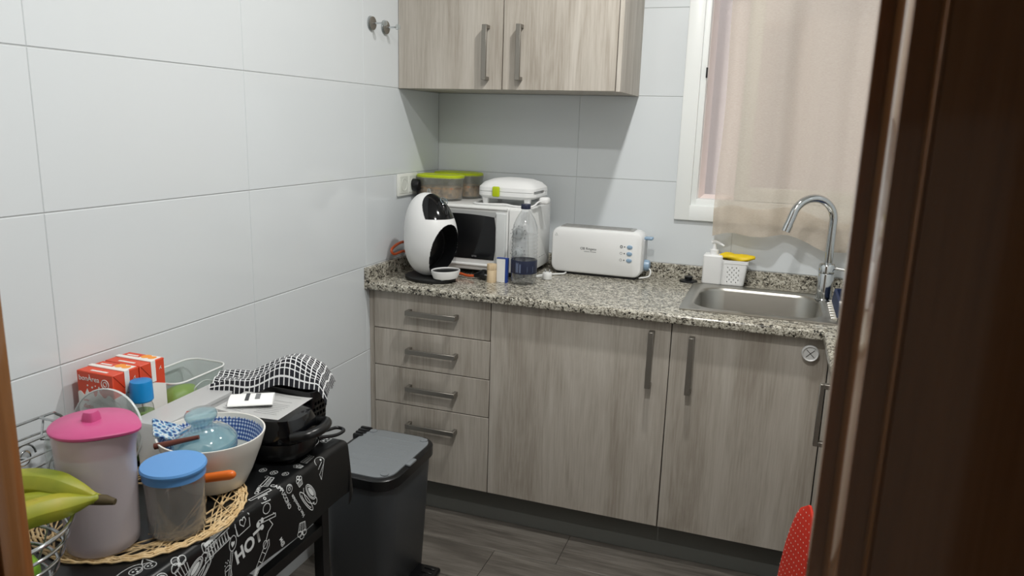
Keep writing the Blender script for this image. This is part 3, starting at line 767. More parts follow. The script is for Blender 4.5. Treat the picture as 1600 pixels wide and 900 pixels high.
# --- sink stopper, soap caddy
sp = lt('sink_stopper', [(.031, 0), (.033, .002), (.032, .006), (.02, .008), (.014, .011), (.016, .02), (.012, .022), (.004, .022)], BLACK, None, 30, (0, 0, 0)); sp.location = (1.056, -.066, CT)
tag(sp, 'black rubber sink stopper on the granite left of the sink', 'sink stopper')
cd = thing('soap_caddy', 'white soap dispenser with perforated sponge basket behind the sink', 'soap dispenser', (1.187, -.055, CT+.004), 0)
def rc2(x0, x1, y0, y1, z, r=.008): return rrect(x0, y0, x1, y1, r, z, 4)
bm = bmesh.new(); rings(bm, [rc2(-.081, -.014, -.03, .03, 0), rc2(-.083, -.014, -.032, .032, .004), rc2(-.083, -.014, -.032, .032, .101), rc2(-.079, -.016, -.028, .028, .106)]); finish('soap_tank', bm, WHITE_S, cd, 35)
lt('pump_collar', [(.0155, .105), (.0155, .122), (.008, .124), (.006, .136), (.006, .146)], WHITE_S, cd, 24, (-.048, 0, 0))
bm = bmesh.new(); tube(bm, smooth_pts([(-.058, 0, .149), (-.045, -.002, .151), (-.03, -.006, .147), (-.014, -.01, .139)], 4), [.0065]*3+[.0062]*3+[.0055]*3+[.004]*4, 10); finish('pump_nozzle', bm, WHITE_S, cd, 60)
bm = bmesh.new()
rings(bm, [rc2(-.0145, .064, -.029, .029, 0), rc2(-.0145, .066, -.031, .031, .004), rc2(-.0145, .0735, -.0325, .0325, .078), rc2(-.0145, .077, -.034, .034, .08), rc2(-.0145, .077, -.034, .034, .092), rc2(-.013, .074, -.031, .031, .092), rc2(-.013, .062, -.028, .028, .006)])
bk = finish('sponge_basket', bm, WHITE_S, cd, 35)
hs = []
for r in range(7):
    for c_ in range(3):
        x = .006+(.0075 if r % 2 else 0)+c_*.0155+.0002*r; z = .066-r*.0088
        hs.append(((x-.0015, -.045, z-.0025), (x+.0015, -.018, z+.0025)))
cut(bk, hs)
YEL = mat('yellow_rubber', (228, 196, 20), .5)
gl = thing('rubber_glove', 'crumpled yellow rubber glove lying on the sponge basket', 'glove', (1.218, -.058, CT+.092))
bm = bmesh.new(); n1 = 30; loops = []
for i in range(n1+1):
    t = i/n1; x = -.062+.128*t; rr = .0195*math.sin(PI*min(1, max(0, t*.96+.02)))**.45
    loops.append([(x, rr*1.5*math.cos(2*PI*k/18)+.003*math.sin(9*t+k), .0125+rr*.72*math.sin(2*PI*k/18)*(1+.22*math.sin(14*t+k*1.3))+.003*math.sin(8*t)) for k in range(18)])
rings(bm, loops); finish('glove_body', bm, YEL, gl, 80)

# --- wall socket with black plug
so = thing('wall_socket', 'white double mains socket on the left tiled wall', 'socket', (0, -.288, 1.181))
plt = bx('plate', (-.0005, -.079, -.042), (.0095, .079, .042), mat('ivory_white', (226, 228, 222), .35), so, .004, 2)
for i, y_ in enumerate((-.036, .036)):
    ins = bx('socket_insert', (.009, y_-.031, -.032), (.0115, y_+.031, .032), mat('ivory_white2', (216, 219, 212), .35), so, .002, 1)
    bm = bmesh.new(); rings(bm, [[(.0116+h, y_+r*math.cos(2*PI*k/28), r*math.sin(2*PI*k/28)) for k in range(28)] for r, h in ((.024, 0), (.024, .0012), (.021, .0012), (.0205, -.001))]); finish('socket_ring', bm, mat('ivory_white2', (216, 219, 212), .35), ins, 30)
    for o_s in (ins, plt): cut(o_s, [([(y_+q*.0095+.0026*math.cos(2*PI*k/10), .0026*math.sin(2*PI*k/10)) for k in range(10)], 'X', .003, .02) for q in (-1, 1)])
pl = thing('mains_plug', 'black mains plug with cord in the wall socket', 'plug', (.0115, -.252, 1.181))
bm = bmesh.new(); rings(bm, [[(h, r*math.cos(2*PI*k/26), -.004+1.15*r*math.sin(2*PI*k/26)) for k in range(26)] for r, h in ((.0195, 0), (.0205, .004), (.0205, .02), (.017, .029), (.006, .031))]); finish('plug_body', bm, BLACK, pl, 40)
tb('cord', [(.018, 0, -.022), (.019, .002, -.05), (.015, .008, -.10), (.012, .012, -.16), (.014, .0, -.24), (.03, -.03, -.30)], .0042, BLACK, pl, 8, k=5)

# --- suction hooks
def hook(y, z, label):
    t = thing('suction_hook', label, 'hook', (0, y, z), 0, 'suction hooks')
    def ringx(prof, m, nm, par, seg=28):
        bm = bmesh.new(); rings(bm, [[(h, r*math.cos(2*PI*k/seg), r*math.sin(2*PI*k/seg)) for k in range(seg)] for r, h in prof]); return finish(nm, bm, m, par, 40)
    ringx([(.024, 0), (.024, .002), (.021, .006), (.01, .007)], CLEARG, 'suction_cup', t)
    ringx([(.0205, .0062), (.0215, .008), (.0215, .010), (.0195, .011), (.004, .0115)], METAL_H, 'disc', t)
    ringx([(.0035, .011), (.003, .03), (.003, .045)], CHROME, 'peg', t, 12)
    ringx([(.004, .042), (.0085, .046), (.0095, .052), (.0075, .059), (.002, .061)], CLEARG, 'knob', t, 20)
hook(-.540, 1.731, 'round chrome suction hook with clear knob, further from the wall cabinet')
hook(-.447, 1.729, 'round chrome suction hook with clear knob, next to the wall cabinet')

# ================================================================== WASTE BIN
bn = thing('pedal_bin', 'dark grey pedal bin with grey lid between table and drawers', 'bin', (.27, -1.0, FZ))
GREYB = mat('charcoal_bin_plastic', (64, 68, 72), .4); GREYL = mat('grey_bin_lid', (126, 131, 135), .34)
def rb(x0, x1, y0, y1, z, r): return rrect(x0, y0, x1, y1, r, z, 7)
bm = bmesh.new(); rings(bm, [rb(-.095, .098, -.125, .125, .0, .04), rb(-.1, .102, -.13, .13, .006, .045), rb(-.118, .122, -.157, .157, .392, .06), rb(-.112, .116, -.151, .151, .394, .055)]); bd_ = finish('bin_body', bm, GREYB, bn, 40)
bm = bmesh.new(); rings(bm, [rb(-.121, .126, -.160, .160, .391, .062), rb(-.126, .132, -.165, .165, .396, .066), rb(-.126, .132, -.165, .165, .424, .066), rb(-.12, .126, -.159, .159, .4285, .06)]); finish('lid_rim', bm, BLACK, bn, 40)
bm = bmesh.new(); box(bm, (-.085, -.148, .427), (.117, .148, .4325), .0); 
rings_l = [rb(-.108, .118, -.150, .150, .4275, .052), rb(-.108, .118, -.150, .150, .432, .052), rb(-.1, .11, -.142, .142, .4335, .045)]
bm.free(); bm = bmesh.new(); rings(bm, rings_l); ld = finish('lid_panel', bm, GREYL, bn, 30)
for i in range(7):
    bm = bmesh.new(); tube(bm, [(-.06+.0*i, -.10+i*.033, .4325), (.085, -.10+i*.033, .4325)], .0022, 6); finish('lid_rib', bm, GREYL, ld, 60)
for x, y_ in ((.095, .125), (.095, -.125), (-.085, .128)): lt('lid_button', [(.012, .433), (.012, .4355), (.009, .436)], GREYL, ld, 20, (x, y_, 0))
for i in range(4): bx('hinge_tooth', (-.134-.002*i, .078+i*.019, .405), (-.098, .092+i*.019, .437), BLACK, bn, .005, 2)
bx('lid_tab', (.117, -.045, .426), (.134, .0, .434), GREYL, bn, .003, 2)
bm = bmesh.new(); box(bm, (.085, .0, .012), (.178, .085, .034), .009, 3); pdl = finish('pedal', bm, BLACK, bn)
for i in range(3): bx('pedal_grip', (.13, .012+i*.024, .033), (.168, .024+i*.024, .0365), BLACK, pdl, .001, 1)
tb('side_groove', [(.0, -.1435, .33), (.03, -.1445, .33), (.052, -.142, .30), (.062, -.134, .18), (.07, -.131, .05)], .0022, BLACK, bn, 6, k=5)

# ================================================================== RED DOTTED COVER (by the right leg)
RED = mat('red_dotted_cotton', (206, 44, 22), .8)
_c = coords(RED, (1, 1, 1), False)
rd = thing('covered_board', 'red fabric cover with rows of white dots standing by the cabinets', 'fabric cover', (1.462, -1.30, FZ), -1.15)
def bpt(t, k=0):   # half width against height of a board with rounded nose
    return .115*math.sqrt(max(0, 1-max(0, (t-.25)/.75)**2.0))
Htop = .655
bm = bmesh.new(); loops = []
for i in range(25):
    t = min(.9995, (i/24)**.8); hw = bpt(t); th = .014*math.sqrt(max(.05, 1-t**6))
    loops.append([(hw*math.cos(2*PI*k/28), th*math.copysign(abs(math.sin(2*PI*k/28))**.7, math.sin(2*PI*k/28)), Htop*t) for k in range(28)])
rings(bm, loops); cv = finish('dotted_fabric', bm, RED, rd, 60)
DOT = mat('white_dots', (240, 214, 200), .8)
bm = bmesh.new()
for j in range(42):
    for i in range(-9, 10):
        x = (i+.5*(j % 2))*.0125; z = .02+j*.0155; t = z/Htop
        hw = bpt(t)
        if abs(x) < hw-.006 and z < Htop-.01:
            th = .014*math.sqrt(max(.05, 1-t**6)); y_ = -th*(max(0, 1-(x/hw)**2)**.5)**.7-.0016
            vs = [bm.verts.new((x+.002*math.cos(a), y_-.0002, z+.002*math.sin(a))) for a in (0, PI/2, PI, 3*PI/2)]; bm.faces.new(vs)
            vs = [bm.verts.new((x+.002*math.cos(a), -y_+.0002, z+.002*math.sin(a))) for a in (0, PI/2, PI, 3*PI/2)]; bm.faces.new(vs)
d_ = finish('dots', bm, DOT, rd, 0); d_['kind'] = 'stuff'
bm = bmesh.new(); loops = []
tube(bm, [(.118*math.cos(a)*.4+.03, .019, .44+.225*math.sin(a)) for a in [PI*i/16 for i in range(17)]], .011, 8); finish('green_edge', bm, mat('dark_green_plastic', (26, 46, 38), .4), rd, 60)

# ================================================================== TABLE AND CLOTH
TZ = .71                      # cloth surface
TX0, TX1, TY0, TY1 = .012, .458, -2.325, -1.497
tbl = thing('side_table', 'narrow table with black legs along the left wall under the cloth', 'table', ((TX0+TX1)/2, (TY0+TY1)/2, FZ))
ox, oy = (TX0+TX1)/2, (TY0+TY1)/2
bx('table_top', (TX0-ox, TY0-oy, TZ-.026-FZ), (TX1-ox, TY1-oy, TZ-.0015-FZ), BLACK_M, tbl, .004, 2)
for x in (TX0+.03, TX1-.03):
    for y_ in (TY0+.05, TY1-.035): bx('leg', (x-ox-.0125, y_-oy-.0125, 0), (x-ox+.0125, y_-oy+.0125, TZ-.024-FZ), BLACK_M, tbl, .001, 1)
for x in (TX0+.03, TX1-.03): bx('leg_rail', (x-ox-.011, TY0-oy+.05, .49), (x-ox+.011, TY1-oy-.035, .515), BLACK_M, tbl, .001, 1)
bx('leg_rail', (TX0-ox+.03, TY1-oy-.046, .30), (TX1-ox-.03, TY1-oy-.026, .325), BLACK_M, tbl, .001, 1)
# cloth map: flat (a along X, b along Y) -> draped surface; a beyond TX1 hangs down, b beyond TY1 hangs at the far end
RB = .016
def drape1(d):            # distance past the edge -> (out, down)
    if d <= 0: return d, 0.
    arc = RB*PI/2
    if d < arc: th = d/RB; return RB*math.sin(th), RB*(1-math.cos(th))
    return RB+.03*(1-math.exp(-(d-arc)*4)), RB+(d-arc)
def cloth(a, b, lift=0):
    da, db = a-TX1, b-TY1
    oa, za = drape1(da); ob, zb = drape1(db)
    x, y_ = TX1+oa, TY1+ob
    z = TZ-max(za, zb)
    if da > 0 and db > 0:
        z = TZ-max(za, zb)-.25*min(za, zb); x -= .1*min(za, zb)*.2; y_ -= .3*min(za, zb)
    wv = .004*math.sin(b*22+1)*min(1, max(0, za)*9) if da > 0 else 0
    n = Vector((0, 0, 1)) if za < 1e-6 and zb < 1e-6 else Vector((min(1, za*60), min(1, zb*60)*(0 if za > zb else 1), max(0, 1-max(za, zb)*60)))
    n.normalize()
    return Vector((x+wv, y_, z))+n*lift
CLB = mat('black_oilcloth', (17, 18, 19), .3, spec=.4)
tc = thing('tablecloth', 'black oilcloth with white coffee doodles draped over the table', 'tablecloth', (ox, oy, TZ))
OFF = Vector((ox, oy, TZ))
bm = bmesh.new(); g = []
As = [TX0+.002+(TX1-TX0-.004)*i/14 for i in range(15)]+[TX1+RB*PI/2*i/6 for i in range(1, 7)]+[TX1+RB*PI/2+.105*i/10 for i in range(1, 11)]
Bs = [TY0+.005+(TY1-TY0-.005)*i/40 for i in range(41)]+[TY1+RB*PI/2*i/6 for i in range(1, 7)]+[TY1+RB*PI/2+.10*i/10 for i in range(1, 11)]
for a in As: g.append([bm.verts.new(cloth(a, b_)-OFF) for b_ in Bs])
for i in range(len(As)-1):
    for j in range(len(Bs)-1): bm.faces.new((g[i][j], g[i+1][j], g[i+1][j+1], g[i][j+1]))
finish('cloth_sheet', bm, CLB, tc, 180)
INK = mat('white_print', (205, 208, 208), .5)
def flat(u, v):           # photo pixel -> flat cloth coordinates
    p = at(u, v, 'Z', TZ)
    if p.x <= TX1+.004: return p.x, p.y
    p = at(u, v, 'X', TX1+RB+.02)
    return TX1+RB*PI/2+max(0, TZ-RB-p.z), p.y
def doodle(name, cu, cv_, size, rot, strokes=(), fills=(), wd=.0011):
    """strokes in unit coords; local x runs along +Y (reading direction), local y points to the wall (-a)"""
    a0, b0 = flat(cu, cv_); cr_, sr = math.cos(rot), math.sin(rot); size *= 1.35; wd *= 1.15
    def T(x, y, l): 
        X, Y = (x*cr_-y*sr)*size, (x*sr+y*cr_)*size
        return cloth(a0-Y, b0+X, l)-OFF
    bm = bmesh.new()
    for st in strokes:
        st = list(st)
        for p, q in zip(st, st[1:]):
            d = Vector((q[0]-p[0], q[1]-p[1])); ln = d.length
            if ln < 1e-6: continue
            d /= ln; n = Vector((-d.y, d.x))*wd/size/2; e = d*wd/size*.3
            bm.faces.new([bm.verts.new(T(x, y, .0007)) for x, y in ((p[0]-e.x+n.x, p[1]-e.y+n.y), (p[0]-e.x-n.x, p[1]-e.y-n.y), (q[0]+e.x-n.x, q[1]+e.y-n.y), (q[0]+e.x+n.x, q[1]+e.y+n.y))])
    for fl in fills:
        bm.faces.new([bm.verts.new(T(x, y, .0009)) for x, y in fl])
    me = bpy.data.meshes.new(name); bm.to_mesh(me); bm.free(); me.materials.append(INK)
    o = bpy.data.objects.new(name, me); COL.objects.link(o); o.parent = tc
def ell(cx, cy, rx, ry, a0=0, a1=360, n=22, rot=0):
    c, s = math.cos(rot), math.sin(rot); out = []
    for i in range(n+1):
        t = math.radians(a0+(a1-a0)*i/n); x, y = rx*math.cos(t), ry*math.sin(t); out.append((cx+x*c-y*s, cy+x*s+y*c))
    return out
def word(s, cu, cv_, size, rot, sx=1.0):
    a0, b0 = flat(cu, cv_); cr_, sr = math.cos(rot), math.sin(rot)
    me = text_mesh(s, size, 0, lambda x, y, z: cloth(a0-(x*sr+y*cr_), b0+(x*cr_-y*sr), .0008)-OFF, sx, .02 if s != 'HOT' else .035)
    me.name = 'printed_word'; me.materials.append(INK); o = bpy.data.objects.new('printed_word', me); COL.objects.link(o); o.parent = tc
HEART = [(0, -.5), (-.45, 0), (-.38, .35), (-.15, .38), (0, .2), (.15, .38), (.38, .35), (.45, 0), (0, -.5)]
def cupcake(u, v, s, r=0):
    doodle('printed_cupcake', u, v, s, r, [[(-.5, .1), (-.35, -.6), (.35, -.6), (.5, .1), (-.5, .1)]]+[[(x*1.35, .1), (x, -.6)] for x in (-.2, 0, .2)]+[ell(-.3, .25, .28, .22), ell(.3, .25, .28, .22), ell(0, .5, .26, .2)], [ell(0, .2, .14, .1, n=8)[:-1]])
def donut(u, v, s, r=0): doodle('printed_donut', u, v, s, r, [ell(0, 0, .6, .55), ell(0, 0, .22, .2), ell(0, 0, .45, .4, 20, 100)])
def cookie(u, v, s, r=0): doodle('printed_cookie', u, v, s, r, [ell(0, 0, .6, .5)], [ell(x, y, .12, .1, n=6)[:-1] for x, y in ((-.2, .1), (.2, .15), (0, -.2))])
def beans(u, v, s, r=0): doodle('printed_coffee_beans', u, v, s, r, [ell(-.45, .3, .3, .42, rot=.3), ell(.4, .35, .28, .42, rot=-.3), ell(0, -.5, .28, .32), [(-.5, .6), (-.42, .3), (-.5, 0)], [(.4, .65), (.46, .35), (.38, .05)]])
def cup(u, v, s, r=0): doodle('printed_cup', u, v, s, r, [ell(0, .1, 1.0, .42), ell(0, .1, .82, .3), ell(0, .02, 1.25, .8, 200, 340), ell(1.15, -.1, .35, .3, -120, 120), ell(0, -.85, 1.4, .3), ell(0, -.85, 1.0, .16, 180, 360)], [ell(0, .12, .6, .2, n=16)[:-1]], .0014)
def cake(u, v, s, r=0): doodle('printed_cake_slice', u, v, s, r, [[(-.8, -.3), (.7, -.3), (.8, .2), (-.8, .35), (-.8, -.3)], [(-.8, .1), (.75, -.02)], ell(.8, .35, .14, .14)]+[[(x, -.3), (x+.04, .1)] for x in (-.6, -.4, -.2, 0, .2, .4)])
cup(494, 772, .017, -1.0); word('Hot Chocolate', 474, 792, .0105, 2.0)
word('CAPPUCCINO', 456, 776, .0125, -1.25, .9); word('HOT', 400, 856, .036, .15)
word('ESPRESSO', 482, 703, .010, PI); word('CAPPU', 404, 766, .011, .4); word('M@', 447, 848, .011, -1.2)
doodle('printed_grinder', 430, 792, .024, -.15, [[(-.6, -.7), (.6, -.7), (.6, .7), (-.6, .7), (-.6, -.7)], [(-.8, .7), (.8, .7), (.8, .9), (-.8, .9), (-.8, .7)], [(-.75, -.9), (.75, -.9), (.75, -.7), (-.75, -.7), (-.75, -.9)], ell(0, -.2, .32, .3), ell(0, .4, .08, .08), [(-.35, .2), (.35, .2), (.35, .6), (-.35, .6), (-.35, .2)], [(.2, -.95), (.5, -1.3), (.1, -1.6), (-.1, -2.1)], ell(-.15, -2.3, .18, .24)], [], .0013)
doodle('printed_toast', 393, 806, .019, .1, [[(-.7, -.7), (.6, -.7), (.75, .2), (.5, .65), (0, .75), (-.6, .6), (-.8, .1), (-.7, -.7)], [(x*.7, y*.7) for x, y in HEART], [(-.8, -.62), (-.75, .3)]], [], .0013)
doodle('printed_basket', 355, 835, .026, .12, [[(-.9, .35), (.9, .35), (.75, -.45), (-.75, -.45), (-.9, .35)], [(-.9, .25), (.88, .25)], [(-.86, .1), (.85, .1)]]+[[(-.8+.2*i, .1), (-.7+.2*i, -.45)] for i in range(8)]+[[(-.7+.2*i, .1), (-.8+.2*i, -.45)] for i in range(8)], [[(-.9, .35), (.9, .35), (.88, .2), (-.88, .2)]])
doodle('printed_coffee_beans', 419, 822, .008, 0, [], [ell(-.6, .2, .45, .55, n=10)[:-1], ell(.5, .5, .42, .5, n=10)[:-1], ell(.3, -.7, .45, .5, n=10)[:-1]])
beans(342, 861, .016); cupcake(296, 872, .022, .3); cupcake(476, 829, .019, 2.9); cupcake(480, 741, .012, .2); cupcake(466, 729, .011, 0)
donut(464, 747, .011); cookie(428, 739, .010); cookie(446, 741, .009); cookie(411, 735, .010); donut(265, 886, .016)
cake(418, 753, .018, .3); doodle('printed_plate', 477, 693, .026, 0, [ell(0, 0, 1, .75), ell(.05, .1, .55, .4), [(-.1, -.35), (.1, -.6)]], [ell(.05, .1, .5, .36, n=14)[:-1]])
cake(481, 718, .016, .1); cake(250, 860, .012, .4)
doodle('printed_pots', 509, 688, .012, 0, [ell(-.4, 0, .4, .5), ell(.4, 0, .4, .5), [(-.8, -.5), (.8, -.5)]], [ell(-.4, .1, .15, .2, n=8)[:-1], ell(.4, .1, .15, .2, n=8)[:-1]])
doodle('printed_ice_cream', 513, 712, .017, -.1, [[(-.6, .3), (0, -1.3), (.6, .3)], [(-.2, -.7), (.5, .1)], [(-.4, -.2), (.2, .3)], ell(0, .35, .65, .5, 0, 180)], [ell(.2, .5, .12, .1, n=8)[:-1]])
doodle('printed_spoon', 372, 876, .018, -.35, [ell(0, 1.1, .38, .55), [(-.1, .55), (-.1, -1.6)], [(.1, .55), (.1, -1.6)]], [[(x*.45, 1.05+y*.5) for x, y in HEART[:-1]]])
cup(318, 893, .016, .5); doodle('printed_baguette', 418, 882, .024, .5, [[(-1.2, -.3), (1, .3), (1.2, .6), (.9, .7), (-1.2, 0), (-1.2, -.3)], [(-.6, -.12), (-.7, .12)], [(0, 0), (-.1, .35)], [(.5, .18), (.4, .52)]], [[(-1.2, -.25), (-.3, 0), (-.4, .2), (-1.2, -.05)]])
doodle('printed_shaker', 366, 897, .012, 0, [[(-.5, -.6), (.5, -.6), (.5, .3), (-.5, .3), (-.5, -.6)], ell(0, .4, .5, .35, 0, 180)], [ell(x, y, .08, .08, n=6)[:-1] for x, y in ((-.4, 1.0), (0, 1.1), (.4, 1.0), (-.2, 1.3), (.2, 1.3))])
cookie(212, 893, .013); cookie(235, 884, .012); doodle('printed_fish', 200, 897, .02, 0, [ell(0, 0, 1, .45), [(1, 0), (1.5, .4), (1.5, -.4), (1, 0)]])

# ================================================================== THINGS ON THE TABLE
# --- woven straw placemat
STRAW = wood('straw_fibre', [(.3, (178, 146, 98)), (.5, (206, 176, 128)), (.7, (224, 200, 158))], (40, 40, 40), (300, 300, 300), rough=.7)
mc = Vector((.297, -1.895, TZ)); MR = .178
bm = bmesh.new(); rnd = random.Random(3)
for ringr in (MR, MR-.006, MR-.013):
    tube(bm, [(ringr*math.cos(a)+.0015*math.sin(a*40), ringr*math.sin(a), .0035+.0015*math.cos(a*40)) for a in [2*PI*i/120 for i in range(120)]], .0022, 6, True)
for i in range(80):
    a = rnd.uniform(0, 2*PI); b_ = a+rnd.uniform(.45, 1.7)*rnd.choice((-1, 1)); r1, r2 = MR-.004, MR*rnd.choice((1, 1, .98, .6))
    p, q = Vector((r1*math.cos(a), r1*math.sin(a), 0)), Vector((r2*math.cos(b_), r2*math.sin(b_), 0)); z = rnd.uniform(.0022, .0055)
    m_ = (p+q)/2*rnd.uniform(.9, 1.1); tube(bm, [Vector((v.x, v.y, z)) for v in smooth_pts([p, m_, q], 3)], rnd.uniform(.0010, .0016), 4)
pm = finish('placemat', bm, STRAW, None, 60); pm.location = mc; tag(pm, 'round open weave straw placemat on the black tablecloth', 'placemat'); 
MZT = TZ+.0065

# --- pink lidded jug
PINKP = mat('pink_plastic', (192, 78, 130), .38)
jg = thing('jug', 'milky plastic water jug with pink lid on the straw mat', 'jug', (.332, -2.012, MZT), math.radians(8)); jg.scale = (1, 1, 1.07)
bm = bmesh.new(); segs = 44
def jr(r, z, sp=0): return [(r*math.cos(2*PI*i/segs)+(sp*max(0, math.cos(2*PI*i/segs))**8), r*math.sin(2*PI*i/segs), z) for i in range(segs)]
rings(bm, [jr(.050, 0), jr(.0545, .004), jr(.0555, .02), jr(.0585, .15, .004), jr(.060, .178, .012), jr(.061, .191, .016), jr(.0595, .191, .016), jr(.0575, .15, .004), jr(.0540, .02), jr(.048, .006)], (True, True)); finish('jug_body', bm, MILKY, jg, 50)
bm = bmesh.new(); rings(bm, [jr(.0568, .158, .006), jr(.0575, .172, .008), jr(.0592, .1925, .014), jr(.0635, .1935, .019), jr(.064, .197, .019), jr(.061, .200, .016), jr(.02, .203)], (False, True)); jl = finish('lid', bm, PINKP, jg, 45)
bm = bmesh.new(); rings(bm, [rrect(-.014, -.012, .010, .012, .006, .202, 4), rrect(-.0125, -.011, .0085, .011, .006, .212, 4), rrect(-.011, -.009, .007, .009, .005, .2165, 4)]); finish('lid_knob', bm, PINKP, jl, 40)
tb('handle', [(-.054, 0, .17), (-.078, 0, .172), (-.088, 0, .15), (-.085, 0, .09), (-.072, 0, .055), (-.054, 0, .05)], [.007]*31, CLEARG, jg, 12, k=6)

# --- blue lidded canister
BLUEL = mat('sky_blue_plastic', (92, 148, 208), .4)
cn = thing('canister', 'clear round canister with sky blue lid on the straw mat', 'canister', (.411, -1.932, MZT), .3); cn.scale = (.95, .95, 1.0)
lt('canister_body', [(.045, 0), (.048, .004), (.0525, .112), (.0515, .112), (.047, .006), (.02, .004)], SMOKE, cn, 44, ang=50)
bm = bmesh.new(); lathe(bm, [(.0505, .100), (.0535, .101), (.0535, .114), (.056, .1145), (.0565, .118), (.0545, .1215), (.02, .1225)], 44, caps=(False, True)); finish('lid', bm, BLUEL, cn, 35)
# --- bowl with gingham lining
WBOWL = mat('cream_white_ceramic', (224, 222, 216), .25)
GING = mat('gingham_band', (80, 110, 170), .35)
_tc = N(GING, 'ShaderNodeTexCoord'); _sp = N(GING, 'ShaderNodeSeparateXYZ'); L(GING, _tc.outputs['UV'], _sp.inputs[0])
def chk(out, f):
    a = N(GING, 'ShaderNodeMath', operation='MULTIPLY'); L(GING, out, a.inputs[0]); a.inputs[1].default_value = f
    b_ = N(GING, 'ShaderNodeMath', operation='FRACT'); L(GING, a.outputs[0], b_.inputs[0])
    c_ = N(GING, 'ShaderNodeMath', operation='GREATER_THAN'); L(GING, b_.outputs[0], c_.inputs[0]); c_.inputs[1].default_value = .45; return c_.outputs[0]
_a = N(GING, 'ShaderNodeMath', operation='ADD'); L(GING, chk(_sp.outputs[0], 84), _a.inputs[0]); L(GING, chk(_sp.outputs[1], 6), _a.inputs[1])
_h = N(GING, 'ShaderNodeMath', operation='MULTIPLY'); L(GING, _a.outputs[0], _h.inputs[0]); _h.inputs[1].default_value = .5
_r = ramp(GING, _h.outputs[0], [(0, (225, 230, 236)), (.5, (98, 130, 186)), (1, (34, 62, 128))]); L(GING, _r.outputs[0], GING.node_tree.nodes['Principled BSDF'].inputs['Base Color'])
BC = Vector((.353, -1.774, MZT))
bw = thing('mixing_bowl', 'white bowl with blue gingham band inside on the straw mat', 'bowl', BC)
lt('bowl_shell', [(.055, 0), (.06, .003), (.073, .03), (.09, .075), (.0985, .104), (.0985, .1065), (.0955, .1065), (.0945, .103), (.086, .072), (.07, .032), (.055, .010), (.02, .008)], WBOWL, bw, 56, ang=50)
bm = bmesh.new(); sg = 64; uvl = bm.loops.layers.uv.new('UVMap'); prof_ = [(.0934, .099), (.0898, .087), (.0852, .072), (.0795, .0575)]
vl = [[bm.verts.new((r*math.cos(2*PI*i/sg), r*math.sin(2*PI*i/sg), z)) for i in range(sg+1)] for r, z in prof_]
for j in range(3):
    for i in range(sg):
        f_ = bm.faces.new((vl[j][i], vl[j][i+1], vl[j+1][i+1], vl[j+1][i]))
        for lp, (ii, jj) in zip(f_.loops, ((i, j), (i+1, j), (i+1, j+1), (i, j+1))): lp[uvl].uv = (ii/sg, jj/3)
finish('gingham_band', bm, GING, bw, 60)
# glass jar lying in the bowl, tile and spoon
gj = thing('glass_jar', 'pale blue glass lidded jar sitting in the white bowl', 'jar', BC+Vector((-.008, -.003, .0095)))
gj.rotation_euler = (.10, .0, 0); gj.scale = (1, 1, 1.2)
lt('jar_body', [(.03, .0), (.05, .004), (.056, .03), (.0585, .058), (.0575, .064), (.0555, .064), (.056, .055), (.052, .02), (.03, .005)], BLUEGL, gj, 44, ang=60)
lt('jar_lid', [(.0585, .065), (.0605, .069), (.058, .074), (.045, .084), (.03, .090), (.021, .095), (.019, .1), (.024, .105), (.029, .110), (.030, .115), (.027, .119), (.012, .121)], BLUEGL, gj, 44, ang=60)
DELFT = mat('blue_patterned_glaze', (80, 120, 170), .2)
vn = N(DELFT, 'ShaderNodeTexVoronoi', Scale=95.0); L(DELFT, coords(DELFT, (1, 1, 1), False), vn.inputs[0])
rr_ = ramp(DELFT, vn.outputs['Distance'], [(.2, (24, 52, 112)), (.42, (96, 146, 186)), (.62, (216, 222, 220)), (.75, (40, 80, 140))]); L(DELFT, rr_.outputs[0], DELFT.node_tree.nodes['Principled BSDF'].inputs['Base Color'])
tl = bx('patterned_coaster', (-.028, -.028, 0), (.028, .028, .005), DELFT, None, .001, 1); tl.location = BC+Vector((-.076, -.034, .106)); tl.rotation_euler = (.25, .45, .9); tag(tl, 'small blue patterned ceramic tile leaning in the white bowl', 'tile')
spn = tb('wooden_spoon', [(-.05, 0, 0), (-.02, 0, .002), (.03, 0, .006)], [.006, .0055, .004], mat('red_brown_wood', (98, 50, 38), .45), None, 10); spn.location = BC+Vector((-.012, -.062, .107)); spn.rotation_euler = (0, -.12, .5); tag(spn, 'red brown wooden spoon handle across the bowl edge', 'spoon')
# orange handled utensil between canister and bowl
ORH = mat('orange_plastic', (222, 110, 34), .35)
kh = thing('orange_peeler', 'orange handled kitchen peeler between canister and white bowl', 'peeler', (.435, -1.862, MZT))
bm = bmesh.new(); h0, h1 = Vector((-.070, -.010, .050)), Vector((.030, .016, .072))
dv = (h1-h0).normalized(); sv = dv.cross(Vector((0, 0, 1))).normalized(); uv_ = sv.cross(dv)
lo = []
for t, w_, hh in ((0, .005, .004), (.06, .0075, .007), (.5, .008, .0085), (.9, .0085, .009), (.97, .007, .007), (1, .004, .004)):
    c_ = h0+(h1-h0)*t; lo.append([c_+sv*w_*math.cos(2*PI*k/14)+uv_*hh*math.sin(2*PI*k/14) for k in range(14)])
rings(bm, lo); finish('grip', bm, ORH, kh, 50)
bm = bmesh.new(); tube(bm, [h0, h0+Vector((-.03, -.004, -.026)), h0+Vector((-.045, -.004, -.048))], .0035, 8); finish('blade', bm, CHROME, kh, 50)

